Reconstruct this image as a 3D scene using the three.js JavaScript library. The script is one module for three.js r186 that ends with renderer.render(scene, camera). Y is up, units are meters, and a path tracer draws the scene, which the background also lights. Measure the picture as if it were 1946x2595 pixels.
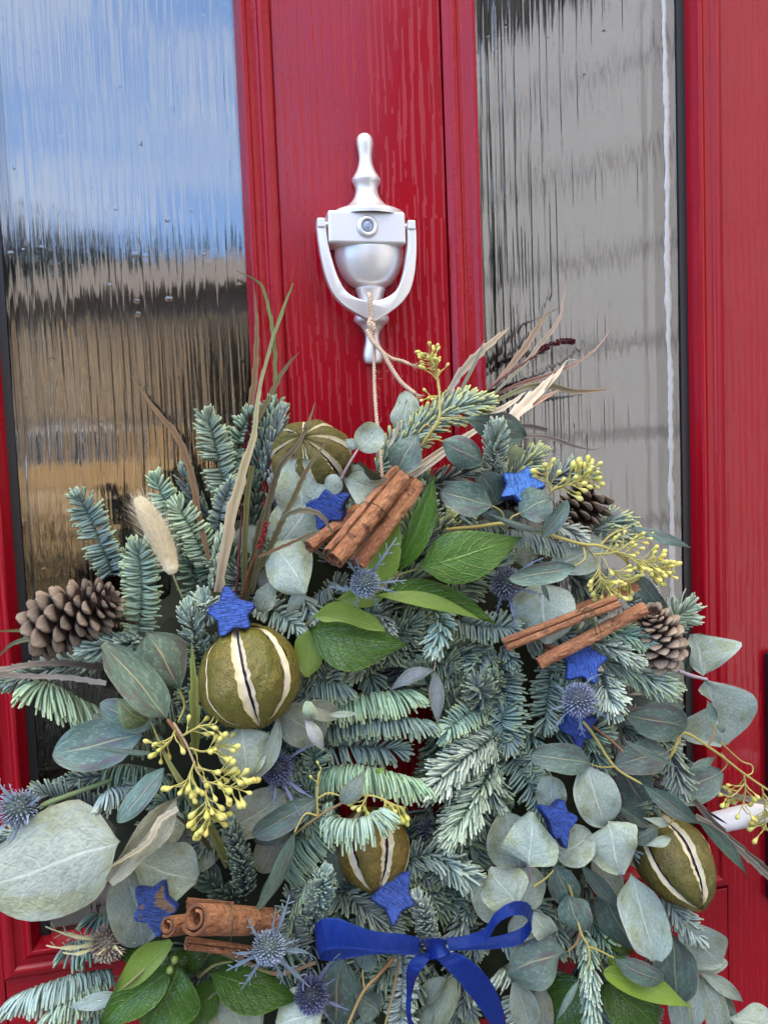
import * as THREE from 'three';
import { RoundedBoxGeometry } from 'three/addons/geometries/RoundedBoxGeometry.js';
import { mergeGeometries, toCreasedNormals } from 'three/addons/utils/BufferGeometryUtils.js';

// ---------------------------------------------------------------- camera, sky, sun, exposure
const scene = new THREE.Scene();
const FOCAL = 1950, PW = 1946, PH = 2595;                 // the lens in photograph pixels
const camera = new THREE.PerspectiveCamera(2 * Math.atan(PH / 2 / FOCAL) * 180 / Math.PI, PW / PH, 0.02, 200);
const FWD = new THREE.Vector3(.2007, -.0655, -.977).normalize();
const RIGHT = new THREE.Vector3(.978, -.0388, .2034); RIGHT.addScaledVector(FWD, -RIGHT.dot(FWD)).normalize();
const UPV = new THREE.Vector3().crossVectors(RIGHT, FWD);
const CAM = new THREE.Vector3(0, 1.35, 0).addScaledVector(FWD, -.665);   // the door's face is the plane z = 0
camera.position.copy(CAM);
camera.quaternion.setFromRotationMatrix(new THREE.Matrix4().makeBasis(RIGHT, UPV, FWD.clone().negate()));
camera.updateMatrixWorld();

const SKY_LOW = [.95, 1.5, 2.45], SKY_MID = [.32, .58, 1.3], TOP_FILL = [2.9, 2.74, 2.5];
const sst0 = (a, b, x) => { const t = Math.min(1, Math.max(0, (x - a) / (b - a))); return t * t * (3 - 2 * t); };
const lerp3s = (a, b, k, w, i, v) => { const c = (a * (1 - k) + b * k) * (1 - w) + [1.35, 1.5, 1.8][i] * w; return c * (1 - v) + TOP_FILL[i] * v; };
function hash0(x, y, s) { let h = Math.imul(x, 374761393) + Math.imul(y, 668265263) + Math.imul(s, 1442695041) | 0; h = Math.imul(h ^ h >>> 13, 1274126177); return ((h ^ h >>> 16) >>> 0) / 4294967296; }
function n3(x, y, z, s) { let r = 0; const X = Math.floor(x), Y = Math.floor(y), Z = Math.floor(z), f = [x - X, y - Y, z - Z].map((t) => t * t * (3 - 2 * t)); for (let k = 0; k < 8; k++) { const i = k & 1, j = k >> 1 & 1, l = k >> 2; r += hash0(X + i, Y + j + (Z + l) * 57, s) * (i ? f[0] : 1 - f[0]) * (j ? f[1] : 1 - f[1]) * (l ? f[2] : 1 - f[2]); } return r; }
{ // winter sky: blue with streaky broken cloud all round, and an added bright veil overhead for neutral top light
  const W = 1024, H = 512, d = new Float32Array(W * H * 4);
  for (let r = 0; r < H; r++) {
    const el = ((r + .5) / H - .5) * Math.PI, s = Math.max(0, Math.sin(el)), k = Math.pow(s, .55), ce = Math.cos(el);
    for (let c = 0; c < W; c++) {
      const a = c / W * 2 * Math.PI, x = Math.cos(a) * ce, z = Math.sin(a) * ce, q = .5 * n3(x * 5 + 9, s * 11, z * 5 + 9, 1) + .3 * n3(x * 11 + 9, s * 24, z * 11 + 9, 2) + .2 * n3(x * 25 + 9, s * 50, z * 25 + 9, 3), w = .75 * sst0(.42, .72, q);
      for (let i = 0; i < 3; i++) d[(r * W + c) * 4 + i] = el < 0 ? .25 : lerp3s(SKY_LOW[i], SKY_MID[i], k, w, i, sst0(.55, .85, s));
      d[(r * W + c) * 4 + 3] = 1;
    }
  }
  const t = new THREE.DataTexture(d, W, H, THREE.RGBAFormat, THREE.FloatType);
  t.mapping = THREE.EquirectangularReflectionMapping; t.magFilter = t.minFilter = THREE.LinearFilter; t.needsUpdate = true;
  scene.background = t; scene.environment = t;
}
const sun = new THREE.DirectionalLight(new THREE.Color(1, .87, .7), 4.2);   // behind the house, from the left: the door is in open shade
sun.position.set(-8.5, 6.2, -3.2); sun.target.position.set(0, 0, 0); scene.add(sun, sun.target);
sun.castShadow = true; sun.shadow.mapSize.set(2048, 2048);
Object.assign(sun.shadow.camera, { left: -16, right: 16, top: 16, bottom: -16, near: .1, far: 60 });
const renderer = new THREE.WebGLRenderer({ antialias: true });
renderer.toneMapping = THREE.LinearToneMapping; renderer.toneMappingExposure = 1.9;
renderer.shadowMap.enabled = true;

// ---------------------------------------------------------------- small helpers
function rng(seed) { let a = seed >>> 0; return () => { a = a + 0x6D2B79F5 | 0; let t = Math.imul(a ^ a >>> 15, 1 | a); t = t + Math.imul(t ^ t >>> 7, 61 | t) ^ t; return ((t ^ t >>> 14) >>> 0) / 4294967296; }; }
let R = rng(7);
const rr = (a, b) => a + (b - a) * R();
const clamp = (x, a = 0, b = 1) => Math.min(b, Math.max(a, x)), lerp = (a, b, t) => a + (b - a) * t;
const sst = (a, b, x) => { const t = clamp((x - a) / (b - a)); return t * t * (3 - 2 * t); };
const V3 = (x, y, z) => new THREE.Vector3(x, y, z);
function hash(x, y, s) { let h = Math.imul(x, 374761393) + Math.imul(y, 668265263) + Math.imul(s, 1442695041) | 0; h = Math.imul(h ^ h >>> 13, 1274126177); return ((h ^ h >>> 16) >>> 0) / 4294967296; }
function vn(x, y, s = 0, px = 0, py = 0) {                    // value noise, with optional period
  const xi = Math.floor(x), yi = Math.floor(y), fx = x - xi, fy = y - yi, u = fx * fx * (3 - 2 * fx), v = fy * fy * (3 - 2 * fy);
  const mx = (i) => px ? ((i % px) + px) % px : i, my = (i) => py ? ((i % py) + py) % py : i;
  const a = hash(mx(xi), my(yi), s), b = hash(mx(xi + 1), my(yi), s), c = hash(mx(xi), my(yi + 1), s), d = hash(mx(xi + 1), my(yi + 1), s);
  return a + (b - a) * u + (c - a) * v + (a - b - c + d) * u * v;
}
function fbm(x, y, s, o = 4) { let a = 0, k = .5, n = 0; for (let i = 0; i < o; i++) { a += k * vn(x, y, s + i); n += k; x *= 2.03; y *= 2.03; k *= .5; } return a / n; }
const toS = (v) => Math.round(255 * clamp(v <= .0031308 ? v * 12.92 : 1.055 * Math.pow(v, 1 / 2.4) - .055));
function tex(W, H, f, color = true, repeat = true) {          // f(u, v, out): linear colour or height
  const d = new Uint8Array(W * H * 4), o = [0, 0, 0];
  for (let j = 0; j < H; j++) for (let i = 0; i < W; i++) {
    f((i + .5) / W, (j + .5) / H, o);
    const k = (j * W + i) * 4;
    for (let c = 0; c < 3; c++) d[k + c] = color ? toS(o[c]) : Math.round(255 * clamp(o[c] || (o[1] === 0 ? o[0] : 0)));
    d[k + 3] = 255;
  }
  const t = new THREE.DataTexture(d, W, H); t.colorSpace = color ? THREE.SRGBColorSpace : THREE.NoColorSpace;
  t.wrapS = t.wrapT = repeat ? THREE.RepeatWrapping : THREE.ClampToEdgeWrapping;
  t.magFilter = THREE.LinearFilter; t.minFilter = THREE.LinearMipmapLinearFilter; t.generateMipmaps = true; t.needsUpdate = true;
  return t;
}
function rayAt(px, py) { return FWD.clone().addScaledVector(RIGHT, (px - PW / 2) / FOCAL).addScaledVector(UPV, -(py - PH / 2) / FOCAL); }
function at(px, py, mm = 0) {                                 // the place seen at that pixel, mm in front of the door's face
  const d = rayAt(px, py);
  return CAM.clone().addScaledVector(d, (mm / 1000 - CAM.z) / d.z);
}
const mpp = (p) => p.clone().sub(CAM).dot(FWD) / FOCAL;       // metres per photograph pixel there
const P = (a) => at(a[0], a[1], a[2]);
const toEye = (p) => CAM.clone().sub(p).normalize();

const taken = {};
function numbered(n) { const k = taken[n] = (taken[n] ?? -1) + 1; return k ? n + '_' + String(k).padStart(3, '0') : n; }
function thing(name, label, category, pos = V3(0, 0, 0), group) {
  const o = new THREE.Group(); o.name = numbered(name); o.position.copy(pos); scene.add(o);
  o.userData = { label, category }; if (group) o.userData.group = group;
  o.updateMatrixWorld(true);
  return o;
}
function part(name, geo, mat, parent, world = true, stuff = false) {   // world: the geometry is in world coordinates
  const m = new THREE.Mesh(geo, mat); m.name = name; m.castShadow = m.receiveShadow = true;
  if (world) { const o = V3(); parent.getWorldPosition(o); geo.translate(-o.x, -o.y, -o.z); }
  if (stuff) m.userData.kind = 'stuff';
  parent.add(m);
  return m;
}
function solo(name, label, category, geo, mat, group, kind) {
  const m = new THREE.Mesh(geo, mat); m.name = numbered(name); m.castShadow = m.receiveShadow = true;
  geo.computeBoundingBox(); const c = V3(); geo.boundingBox.getCenter(c); geo.translate(-c.x, -c.y, -c.z); m.position.copy(c);
  m.userData = {}; if (label) m.userData.label = label; if (category) m.userData.category = category;
  if (group) m.userData.group = group; if (kind) m.userData.kind = kind;
  scene.add(m); return m;
}
const box = (x0, x1, y0, y1, z0, z1) => new THREE.BoxGeometry(x1 - x0, y1 - y0, z1 - z0).translate((x0 + x1) / 2, (y0 + y1) / 2, (z0 + z1) / 2);
const rbox = (x0, x1, y0, y1, z0, z1, r = .002, s = 3) => new RoundedBoxGeometry(x1 - x0, y1 - y0, z1 - z0, s, r).translate((x0 + x1) / 2, (y0 + y1) / 2, (z0 + z1) / 2);
function geom(pos, idx, col, uv) {
  const g = new THREE.BufferGeometry();
  g.setAttribute('position', new THREE.Float32BufferAttribute(pos, 3));
  if (col) g.setAttribute('color', new THREE.Float32BufferAttribute(col, 3));
  if (uv) g.setAttribute('uv', new THREE.Float32BufferAttribute(uv, 2));
  g.setIndex(idx); g.computeVertexNormals();
  return g;
}
const spline = (pts) => new THREE.CatmullRomCurve3(pts, false, 'centripetal');
function tube(pts, r0, r1, col, seg = 12, sides = 7) {        // a tapered stem with vertex colours
  const c = pts.getPointAt ? pts : pts.length > 2 ? spline(pts) : new THREE.LineCurve3(pts[0], pts[1]), pos = [], cc = [], uv = [], idx = [];
  const fr = c.computeFrenetFrames(seg, false), L = c.getLength();
  for (let i = 0; i <= seg; i++) {
    const t = i / seg, p = c.getPointAt(t), r = lerp(r0, r1, t) * (1 + .12 * (vn(t * 9, r0 * 9e4, 3) - .5)) * (i === 0 || i === seg ? .55 : 1);
    for (let j = 0; j <= sides; j++) {
      const a = j / sides * 2 * Math.PI, n = fr.normals[i].clone().multiplyScalar(Math.cos(a)).addScaledVector(fr.binormals[i], Math.sin(a));
      pos.push(p.x + n.x * r, p.y + n.y * r, p.z + n.z * r); uv.push(j / sides, t * L * 20);
      const k = .86 + .28 * vn(t * 14, j * .8, 5), q = Array.isArray(col[0]) ? lerp3(col[0], col[1], t) : col; cc.push(q[0] * k, q[1] * k, q[2] * k);
      if (i < seg && j < sides) { const a0 = i * (sides + 1) + j, b0 = a0 + sides + 1; idx.push(a0, a0 + 1, b0, b0, a0 + 1, b0 + 1); }
    }
  }
  for (const e of [0, seg]) { const k = pos.length / 3, p = c.getPointAt(e / seg), q = cc.slice(e * (sides + 1) * 3, e * (sides + 1) * 3 + 3); pos.push(p.x, p.y, p.z); cc.push(...q); uv.push(0, 0); for (let j = 0; j < sides; j++) { const a = e * (sides + 1) + j; e ? idx.push(a, a + 1, k) : idx.push(a + 1, a, k); } }
  return geom(pos, idx, cc, uv);
}
function lerp3(a, b, t) { return [lerp(a[0], b[0], t), lerp(a[1], b[1], t), lerp(a[2], b[2], t)]; }
const merge = (l) => { if (l.length === 1) return l[0]; const mixed = l.some((g) => !g.index) && l.some((g) => g.index); return mergeGeometries(mixed ? l.map((g) => g.index ? g.toNonIndexed() : g) : l); };
function colorize(g, c) { const n = g.attributes.position.count, a = new Float32Array(n * 3); for (let i = 0; i < n; i++) { a[i * 3] = c[0]; a[i * 3 + 1] = c[1]; a[i * 3 + 2] = c[2]; } g.setAttribute('color', new THREE.BufferAttribute(a, 3)); return g; }
const std = (o) => new THREE.MeshStandardMaterial(o), phy = (o) => new THREE.MeshPhysicalMaterial(o);
const lin = (r, g, b) => new THREE.Color().setRGB(r, g, b);

// ---------------------------------------------------------------- door materials
// moulded wood grain: short upright grooves in wavy files
const grainF = (u, v) => {
  const x = u + .012 * (vn(v * 5, 3, 11) - .5) + .006 * (vn(u * 8, v * 14, 12) - .5), file = .5 + .5 * Math.sin(2 * Math.PI * (x * 29 + 1.6 * vn(x * 5, v * 1.6, 13)));
  const cx = Math.floor(x * 140), fx = x * 140 - cx, n = vn(cx * 7.31, v * 30 + hash(cx, 3, 4) * 50, 14) + .35 * vn(cx * 3.1, v * 110, 15);
  const g = sst(.67, .74, n - .6 * (1 - sst(.3, .7, file)) + .12 * vn(u * 4, v * 4, 16)) * (1 - Math.pow(Math.abs(fx * 2 - 1), 3));
  return g;
};
const grainBump = tex(1024, 2048, (u, v, o) => { o[0] = .9 - .75 * grainF(u, v) - .04 * vn(u * 260, v * 120, 18); }, false);
const grainCol = tex(512, 1024, (u, v, o) => { const g = grainF(u, v), k = .93 + .14 * fbm(u * 9, v * 22, 21, 3), s = vn(u * 420, v * 760, 23) > .988 ? .05 : 0; o[0] = (.3 + .04 * g) * k + s; o[1] = .003 + .002 * g + s; o[2] = .011 + .002 * g + s; });
const grainRough = tex(512, 1024, (u, v, o) => { const g = grainF(u, v); o[0] = 1 - .85 * g; o[1] = .3 + .6 * g; o[2] = 0; }, false); const grainSpec = tex(512, 1024, (u, v, o) => { o[0] = 1 - .9 * grainF(u, v); o[1] = o[2] = o[0]; }, false);
for (const t of [grainBump, grainCol, grainRough, grainSpec]) t.repeat.set(1 / .2, 1 / .8);
const redPaint = phy({ map: grainCol, bumpMap: grainBump, bumpScale: .00018, roughness: .5, roughnessMap: grainRough, specularIntensityMap: grainSpec, ior: 1.43 });
const trimBump = tex(256, 1024, (u, v, o) => { o[0] = .5 + .35 * (vn(u * 90, v * 60, 31) - .5) + .3 * (vn(u * 40, v * 240, 32) - .5); }, false);
trimBump.repeat.set(1 / .06, 1 / .3);
const redTrim = phy({ map: grainCol, bumpMap: trimBump, bumpScale: .00025, roughness: .2, ior: 1.38 });
// obscure glass: drawn, streaky face with long upright ripples and a few blisters
const glassBump = tex(1024, 1024, (u, v, o) => {
  const x = u + .006 * (vn(v * 7, 1, 41, 0, 7) - .5);
  let h = .5 * vn(x * 64, v * 3, 42, 64, 3) + .42 * vn(x * 150, v * 7, 43, 150, 7) + .09 * vn(x * 300, v * 12, 44, 300, 12) + .28 * vn(x * 20, v * 5, 45, 20, 5);
  const cx = Math.floor(u * 26), cy = Math.floor(v * 40), q = Math.hypot(u * 26 - cx - .5, (v * 40 - cy - .5) * 1.6);
  const bx = u * 26 - cx - .25 - .5 * hash(cx, cy, 47), by = (v * 40 - cy - .25 - .5 * hash(cx, cy, 48)) * (.8 + 1.6 * hash(cx, cy, 49)), br = .1 + .3 * hash(cx, cy, 50); if (hash(cx, cy, 46) > .9) h += .3 * sst(br, br * .3, Math.hypot(bx, by) + .1 * (vn(u * 200, v * 300, 51) - .5)) * hash(cx, cy, 52);
  h += .1 * vn(x * 90, v * 60, 53, 90, 60) * vn(u * 9, v * 9, 54, 9, 9);
  o[0] = clamp(h * .72);
}, false);
glassBump.repeat.set(1 / .24, 1 / .5);
const glass = phy({ color: lin(.92, .95, .95), transmission: 1, thickness: 0, roughness: .035, ior: 2.3, bumpMap: glassBump, bumpScale: .0005 });
const innerGlass = phy({ color: lin(.8, .84, .84), transmission: 1, thickness: 0, roughness: .06, ior: 1.7, bumpMap: glassBump, bumpScale: .0002 });
const rubber = std({ color: lin(.012, .013, .016), roughness: .35 });
const spacerMat = std({ color: lin(.62, .62, .58), roughness: .45, metalness: .1 });
const hallMat = std({ color: lin(.05, .05, .055), roughness: .9 });

// ---------------------------------------------------------------- the front door
function planeUV(g, ox = 0, oy = 0) {                         // uv in metres from the front
  const p = g.attributes.position, uv = new Float32Array(p.count * 2);
  for (let i = 0; i < p.count; i++) { uv[i * 2] = p.getX(i) + ox + p.getZ(i); uv[i * 2 + 1] = p.getY(i) + oy; }
  g.setAttribute('uv', new THREE.BufferAttribute(uv, 2)); return g;
}
function crossUV(g) { const p = g.attributes.position, uv = new Float32Array(p.count * 2); for (let i = 0; i < p.count; i++) { uv[i * 2] = p.getY(i) + p.getZ(i); uv[i * 2 + 1] = p.getX(i); } g.setAttribute('uv', new THREE.BufferAttribute(uv, 2)); return g; }
const door = thing('front_door', 'glossy red front door with two long panes of streaky obscure glass', 'door');
const X = { l0: -.3275, l1: -.0785, r0: .0655, r1: .3295 }, TOPY = 1.99, BOT = { l: .988, r: .9665 };
part('door_stile', planeUV(rbox(-.46, X.l0 - .0006, .02, 2.03, -.044, 0, .0012)), redPaint, door);
part('door_stile', planeUV(rbox(X.r1 + .0006, .47, .02, 2.03, -.044, 0, .0012), .02), redPaint, door);
part('middle_panel', planeUV(rbox(X.l1 + .0006, X.r0 - .0006, BOT.r - .003, TOPY, -.044, 0, .0012), .085), redPaint, door);
part('top_rail', crossUV(rbox(X.l0, X.r1, TOPY + .0006, 2.03, -.044, 0, .0012)), redPaint, door);
part('bottom_rail', crossUV(rbox(X.l0, X.l1, .80, BOT.l - .0006, -.044, 0, .0012)), redPaint, door);
part('bottom_rail', planeUV(rbox(X.l1 + .0006, X.r1, .80, BOT.r - .0042, -.044, -.0002, .0012), .1), redPaint, door);
for (const [x0, x1] of [[X.l0, -.01], [.01, X.r1]]) part('lower_panel', planeUV(rbox(x0, x1, .1, .7994, -.044, -.0006, .003), .05), redPaint, door);
function beadFrame(x0, x1, y0, y1, prof) {                    // a mitred moulding round a rectangle
  const pos = [], uv = [], idx = [];
  const c = (d) => [[x0 + d, y0 + d], [x1 - d, y0 + d], [x1 - d, y1 - d], [x0 + d, y1 - d]];
  for (let s = 0; s < 4; s++) for (let i = 0; i + 1 < prof.length; i++) {
    const [d0, h0] = prof[i], [d1, h1] = prof[i + 1], A = c(d0)[s], B = c(d0)[(s + 1) % 4], C = c(d1)[(s + 1) % 4], D = c(d1)[s], k = pos.length / 3;
    for (const [p, h, d] of [[A, h0, d0], [B, h0, d0], [C, h1, d1], [D, h1, d1]]) { pos.push(p[0], p[1], h); s % 2 ? uv.push(d, p[1]) : uv.push(d, p[0]); }
    idx.push(k, k + 1, k + 2, k, k + 2, k + 3);
  }
  return toCreasedNormals(geom(pos, idx, null, uv), .5);
}
const profC = new THREE.CatmullRomCurve3([[0, .0], [.0015, 2.6], [4.2, 6.2], [7, 7.4], [9.4, 6.6], [10.6, 4.9], [12.5, 4.2], [16, 4.6], [19, 6.4], [20.2, 8.2], [22.4, 9.2], [24.2, 8.4], [25.2, 5.6], [27, .6], [28.2, -4], [28.6, -7]].map(([a, b]) => V3(a / 1000, b / 1000, 0)), false, 'catmullrom', .35);
const prof = profC.getPoints(60).map((p) => [p.x, p.y]), profR = prof.map(([a, b]) => [a * 1.3, b]);
const innerL = [X.l0 + .0286, X.l1 - .0286], innerR = [X.r0 + .0265, X.r1 - .0372];
part('glazing_bead', beadFrame(X.l0, X.l1, BOT.l, TOPY, prof), redTrim, door);
{ // the right-hand moulding is a little wider on its outer side, as the photograph shows
  part('glazing_bead', beadFrame(X.r0, X.r1, BOT.r, TOPY, prof.map(([a, b]) => [a * 1.13, b])), redTrim, door);
}
for (const [x0, x1, y0] of [[X.l0 + .022, X.l1 - .022, BOT.l + .022], [X.r0 + .022, X.r1 - .022, BOT.r + .022]]) {
  const g = new THREE.PlaneGeometry(x1 - x0, TOPY - y0, 1, 1).translate((x0 + x1) / 2, (y0 + TOPY) / 2, -.0065); planeUV(g, .3);
  part('glass_pane', g, glass, door);
  const q = new THREE.PlaneGeometry(x1 - x0, TOPY - y0, 1, 1).translate((x0 + x1) / 2, (y0 + TOPY) / 2, -.026); planeUV(q, .17);
  part('inner_pane', q, innerGlass, door);
}
part('rubber_seal', merge([box(X.l0 + .024, X.l0 + .0345, BOT.l + .02, TOPY, -.0062, -.0046), box(X.r1 - .0398, X.r1 - .03, BOT.r + .02, TOPY, -.0062, -.0046)]), rubber, door);
{ // pale spacer bar of the double glazing, seen broken up through the ribbed edge of the right pane
  const pos = [], col = [], idx = [], n = 420, M = 6;
  for (let i = 0; i <= n; i++) { const y = lerp(BOT.r + .02, TOPY, i / n), w = .002 + .0016 * vn(i * .11, 2, 61) + .0012 * (vn(i * .6, 4, 63) - .5), o = .002 * (vn(i * .07, 7, 62) - .5) + .0009 * (vn(i * .35, 9, 64) - .5); for (let j = 0; j <= M; j++) { const t = j / M * 2 - 1; pos.push(.2788 + o + t * w, y, -.0064 + .0011 * (1 - t * t)); const k = .92 + .16 * vn(i * .8, j * 2, 65); col.push(.46 * k, .46 * k, .44 * k); if (i < n && j < M) { const a = i * (M + 1) + j, b = a + M + 1; idx.push(a, a + 1, b, b, a + 1, b + 1); } } }
  spacerMat.vertexColors = true; spacerMat.color.set(0xffffff);
  part('spacer_bar', geom(pos, idx, col), spacerMat, door);
}
{ // dark hall behind the glass
  const g = merge([box(-1, 1, 0, .02, -3, -.36), box(-1, -.98, .02, 2.4, -3, -.36), box(.98, 1, .02, 2.4, -3, -.36), box(-.98, .98, .02, 2.4, -3, -2.98), box(-.98, .98, 2.38, 2.4, -2.98, -.36)]);
  solo('hallway_walls', null, null, g, hallMat, null, 'structure');
}
// ---------------------------------------------------------------- house wall round the door (shades it from the sun behind)
const wallTex = tex(512, 512, (u, v, o) => { const row = Math.floor(v * 14), x = u * 5 + (row % 2) * .5, c = Math.floor(x), fx = Math.abs(x - c - .5) * 2, fy = Math.abs(v * 14 - row - .5) * 2, m = fx > .95 || fy > .85, k = .8 + .4 * hash(c % 5, row, 71) + .2 * vn(u * 90, v * 90, 72); o[0] = m ? .42 : .3 * k; o[1] = m ? .4 : .15 * k; o[2] = m ? .36 : .1 * k; });
wallTex.repeat.set(1 / 1.1, 1 / 1.05);
const brickMat = std({ map: wallTex, roughness: .9 });
{
  const w = [[-5, -.53, 0, 5.2], [.54, 5, 0, 5.2], [-.53, .54, 2.1, 5.2]].map(([a, b, c, d]) => planeUV(box(a, b, c, d, -.36, -.07)));
  solo('house_wall', null, null, merge(w), brickMat, null, 'structure');
  solo('door_frame', null, null, merge([box(-.53, -.464, 0, 2.1, -.12, -.03), box(.474, .54, 0, 2.1, -.12, -.03), box(-.464, .474, 2.036, 2.1, -.12, -.03)]), redTrim, null, 'structure');
}
// ---------------------------------------------------------------- what the glossy door mirrors, behind the photographer
const paveTex = tex(512, 512, (u, v, o) => { const k = .8 + .35 * fbm(u * 14, v * 14, 81, 4), j = Math.min(Math.abs(u * 4 % 1 - .5), Math.abs(v * 4 % 1 - .5)) ; const m = Math.abs(u * 4 % 1 - .5) > .485 || Math.abs(v * 4 % 1 - .5) > .485 ? .55 : 1; o[0] = .12 * k * m; o[1] = .125 * k * m; o[2] = .14 * k * m; });
paveTex.repeat.set(.5, .5);
{ const g = new THREE.PlaneGeometry(120, 120, 1, 1).rotateX(-Math.PI / 2); const uv = g.attributes.uv; for (let i = 0; i < uv.count; i++) uv.setXY(i, uv.getX(i) * 120, uv.getY(i) * 120); solo('ground', null, null, g, std({ map: paveTex, roughness: .9 }), null, 'structure'); }
function farThing(name, label, category, pos, turn) { const t = thing(name, label, category, pos); t.rotation.y = turn; t.updateMatrixWorld(true); return t; }
{ // pale boarded garage, sunlit, to the right behind the photographer: its boards and the dark joints between them show in the right pane and stile
  const t = farThing('boarded_garage', 'pale boarded garage with a dark gable roof facing the door, outside the picture', 'garage', V3(.98, 0, 5.03), Math.atan2(.83, .56));
  const pale = std({ color: lin(.54, .56, .59), roughness: .75 }), darkM = std({ color: lin(.38, .39, .41), roughness: .9 }), slate = std({ color: lin(.035, .036, .04), roughness: .7 });
  const L = 6.2;
  for (let i = 0; i < 8; i++) part('board', rbox(.08, L, .02 + i * .5, .458 + i * .5, -.02, .09, .01, 2), pale, t, false);
  part('wall_backing', box(.07, L, 0, 4, -.012, .3), darkM, t, false);
  const s = new THREE.Shape([[.1, 4.0], [L + .3, 4.0], [L + .3, 6.9], [3.6, 6.9]].map(([a, b]) => new THREE.Vector2(a, b)));
  part('gable_roof', new THREE.ExtrudeGeometry(s, { depth: .3, bevelEnabled: false }).translate(0, 0, -.05), slate, t, false);
}
{ // cream-brown cottage across the way, turned to the sun
  const t = farThing('brown_cottage', 'low timber-clad cottage across the drive with dark slate roof, outside the picture', 'house', V3(-1.2, 0, 12.4), -2.75);
  const wm = std({ color: lin(.33, .26, .19), roughness: .9 }), wd = std({ color: lin(.03, .035, .04), roughness: .1 }), fr = std({ color: lin(.8, .78, .72), roughness: .6 }), sl = std({ color: lin(.27, .23, .2), roughness: .9 }), tm = std({ color: lin(.62, .37, .15), roughness: .8 });
  part('wall', box(-7, 5.5, 0, 4.3, -4, 0), wm, t, false);
  for (const [x, y, w, h] of [[-5.2, 1, 1.1, 1.2], [-2.6, 1, 1.3, 1.2], [1.1, 1, 1.3, 1.2], [3.6, 1.1, .9, 1.1]]) {
    const f = part('window', merge([box(x, x + w, y, y + .09, 0, .06), box(x, x + w, y + h - .09, y + h, 0, .06), box(x, x + .09, y + .09, y + h - .09, 0, .06), box(x + w - .09, x + w, y + .09, y + h - .09, 0, .06), box(x + w / 2 - .04, x + w / 2 + .04, y + .09, y + h - .09, 0, .05)]), fr, t, false);
    part('pane', box(x + .09, x + w - .09, y + .09, y + h - .09, .002, .02), wd, f, false);
  }
  part('timber_door', box(-.8, .2, 0, 2.1, .002, .05), tm, t, false);
  const q = rng(17), tones = [[.52, .37, .22], [.3, .23, .16], [.72, .5, .26], [.16, .13, .1], [.62, .53, .4], [.44, .31, .18]].map((c) => std({ color: lin(...c), roughness: .9 }));
  for (let x = -7; x < 5.4;) { const w = .1 + .22 * q(), y0 = q() < .3 ? 2.2 * q() : 0, y1 = 3.4 + .85 * q(); if (![[-5.3, -4], [-2.7, -1.2], [-.9, .3], [1, 2.5], [3.5, 4.6]].some(([a, b]) => x + w > a && x < b)) part('cladding_board', rbox(x, x + w, y0, y1, .003, .03 + .05 * q(), .004, 1), tones[Math.floor(q() * 6)], t, false); else part('cladding_board', rbox(x, x + w, 2.3, y1, .003, .03 + .05 * q(), .004, 1), tones[Math.floor(q() * 6)], t, false); x += w + .02 + .05 * q(); }
  const s = new THREE.Shape([[.4, 4.2], [-2, 5.3], [-4.4, 4.2]].map(([a, b]) => new THREE.Vector2(a, b)));
  part('roof', new THREE.ExtrudeGeometry(s, { depth: 12.9, bevelEnabled: false }).rotateY(-Math.PI / 2).translate(5.7, 0, 0), sl, t, false);
}
function leafBall(cx, cy, cz, rx, ry, rz, n, size, col, seed) {   // leaf-sized faces through a crown's volume
  const q = rng(seed), pos = [], idx = [], cc = [];
  for (let i = 0; i < n; i++) {
    const d = V3(q() - .5, q() - .5, q() - .5).normalize(), k = Math.pow(q(), .28) * (.8 + .4 * vn(d.x * 3 + 9, d.y * 3 + d.z * 2 + 9, seed)), p = V3(cx + d.x * rx * k, cy + d.y * ry * k, cz + d.z * rz * k);
    const a = V3(q() - .5, q() - .5, q() - .5).normalize(), b = V3(q() - .5, q() - .5, q() - .5).cross(a).normalize(), s = size * (.6 + .8 * q()), b0 = pos.length / 3, m = .6 + .8 * q();
    for (const [u, v] of [[-1, 0], [0, .45], [1, 0], [0, -.45]]) { pos.push(p.x + a.x * u * s + b.x * v * s, p.y + a.y * u * s + b.y * v * s, p.z + a.z * u * s + b.z * v * s); cc.push(col[0] * m, col[1] * m, col[2] * m); }
    idx.push(b0, b0 + 1, b0 + 2, b0, b0 + 2, b0 + 3);
  }
  return geom(pos, idx, cc);
}
const leafyMat = std({ vertexColors: true, roughness: .7, side: THREE.DoubleSide }), barkFar = std({ color: lin(.06, .045, .03), roughness: .9 });
[[-6.5, 5.9, 16.5, 2.6], [-3.6, 6.3, 17, 2.3], [-1.1, 5.5, 17.5, 2.4], [1.6, 6.1, 17, 2.2], [4.2, 6.4, 16, 2.5], [-9.4, 6.6, 15, 2.8]].forEach(([x, y, z, r], i) => {
  const t = thing('dark_tree', ['first', 'second', 'third', 'fourth', 'fifth', 'sixth'][i] + ' of six dark evergreens behind the brown cottage, outside the picture', 'tree', V3(x, 0, z), 'trees behind the cottage');
  part('trunk', new THREE.CylinderGeometry(.12, .22, y - 1, 8).translate(0, (y - 1) / 2, 0), barkFar, t, false);
  const g = mergeGeometries([leafBall(0, y - 1.6, 0, r, 2.2, r, 2600, .16, [.03, .045, .022], 90 + i)]);
  part('crown', g, leafyMat, t, false);
});
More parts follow.
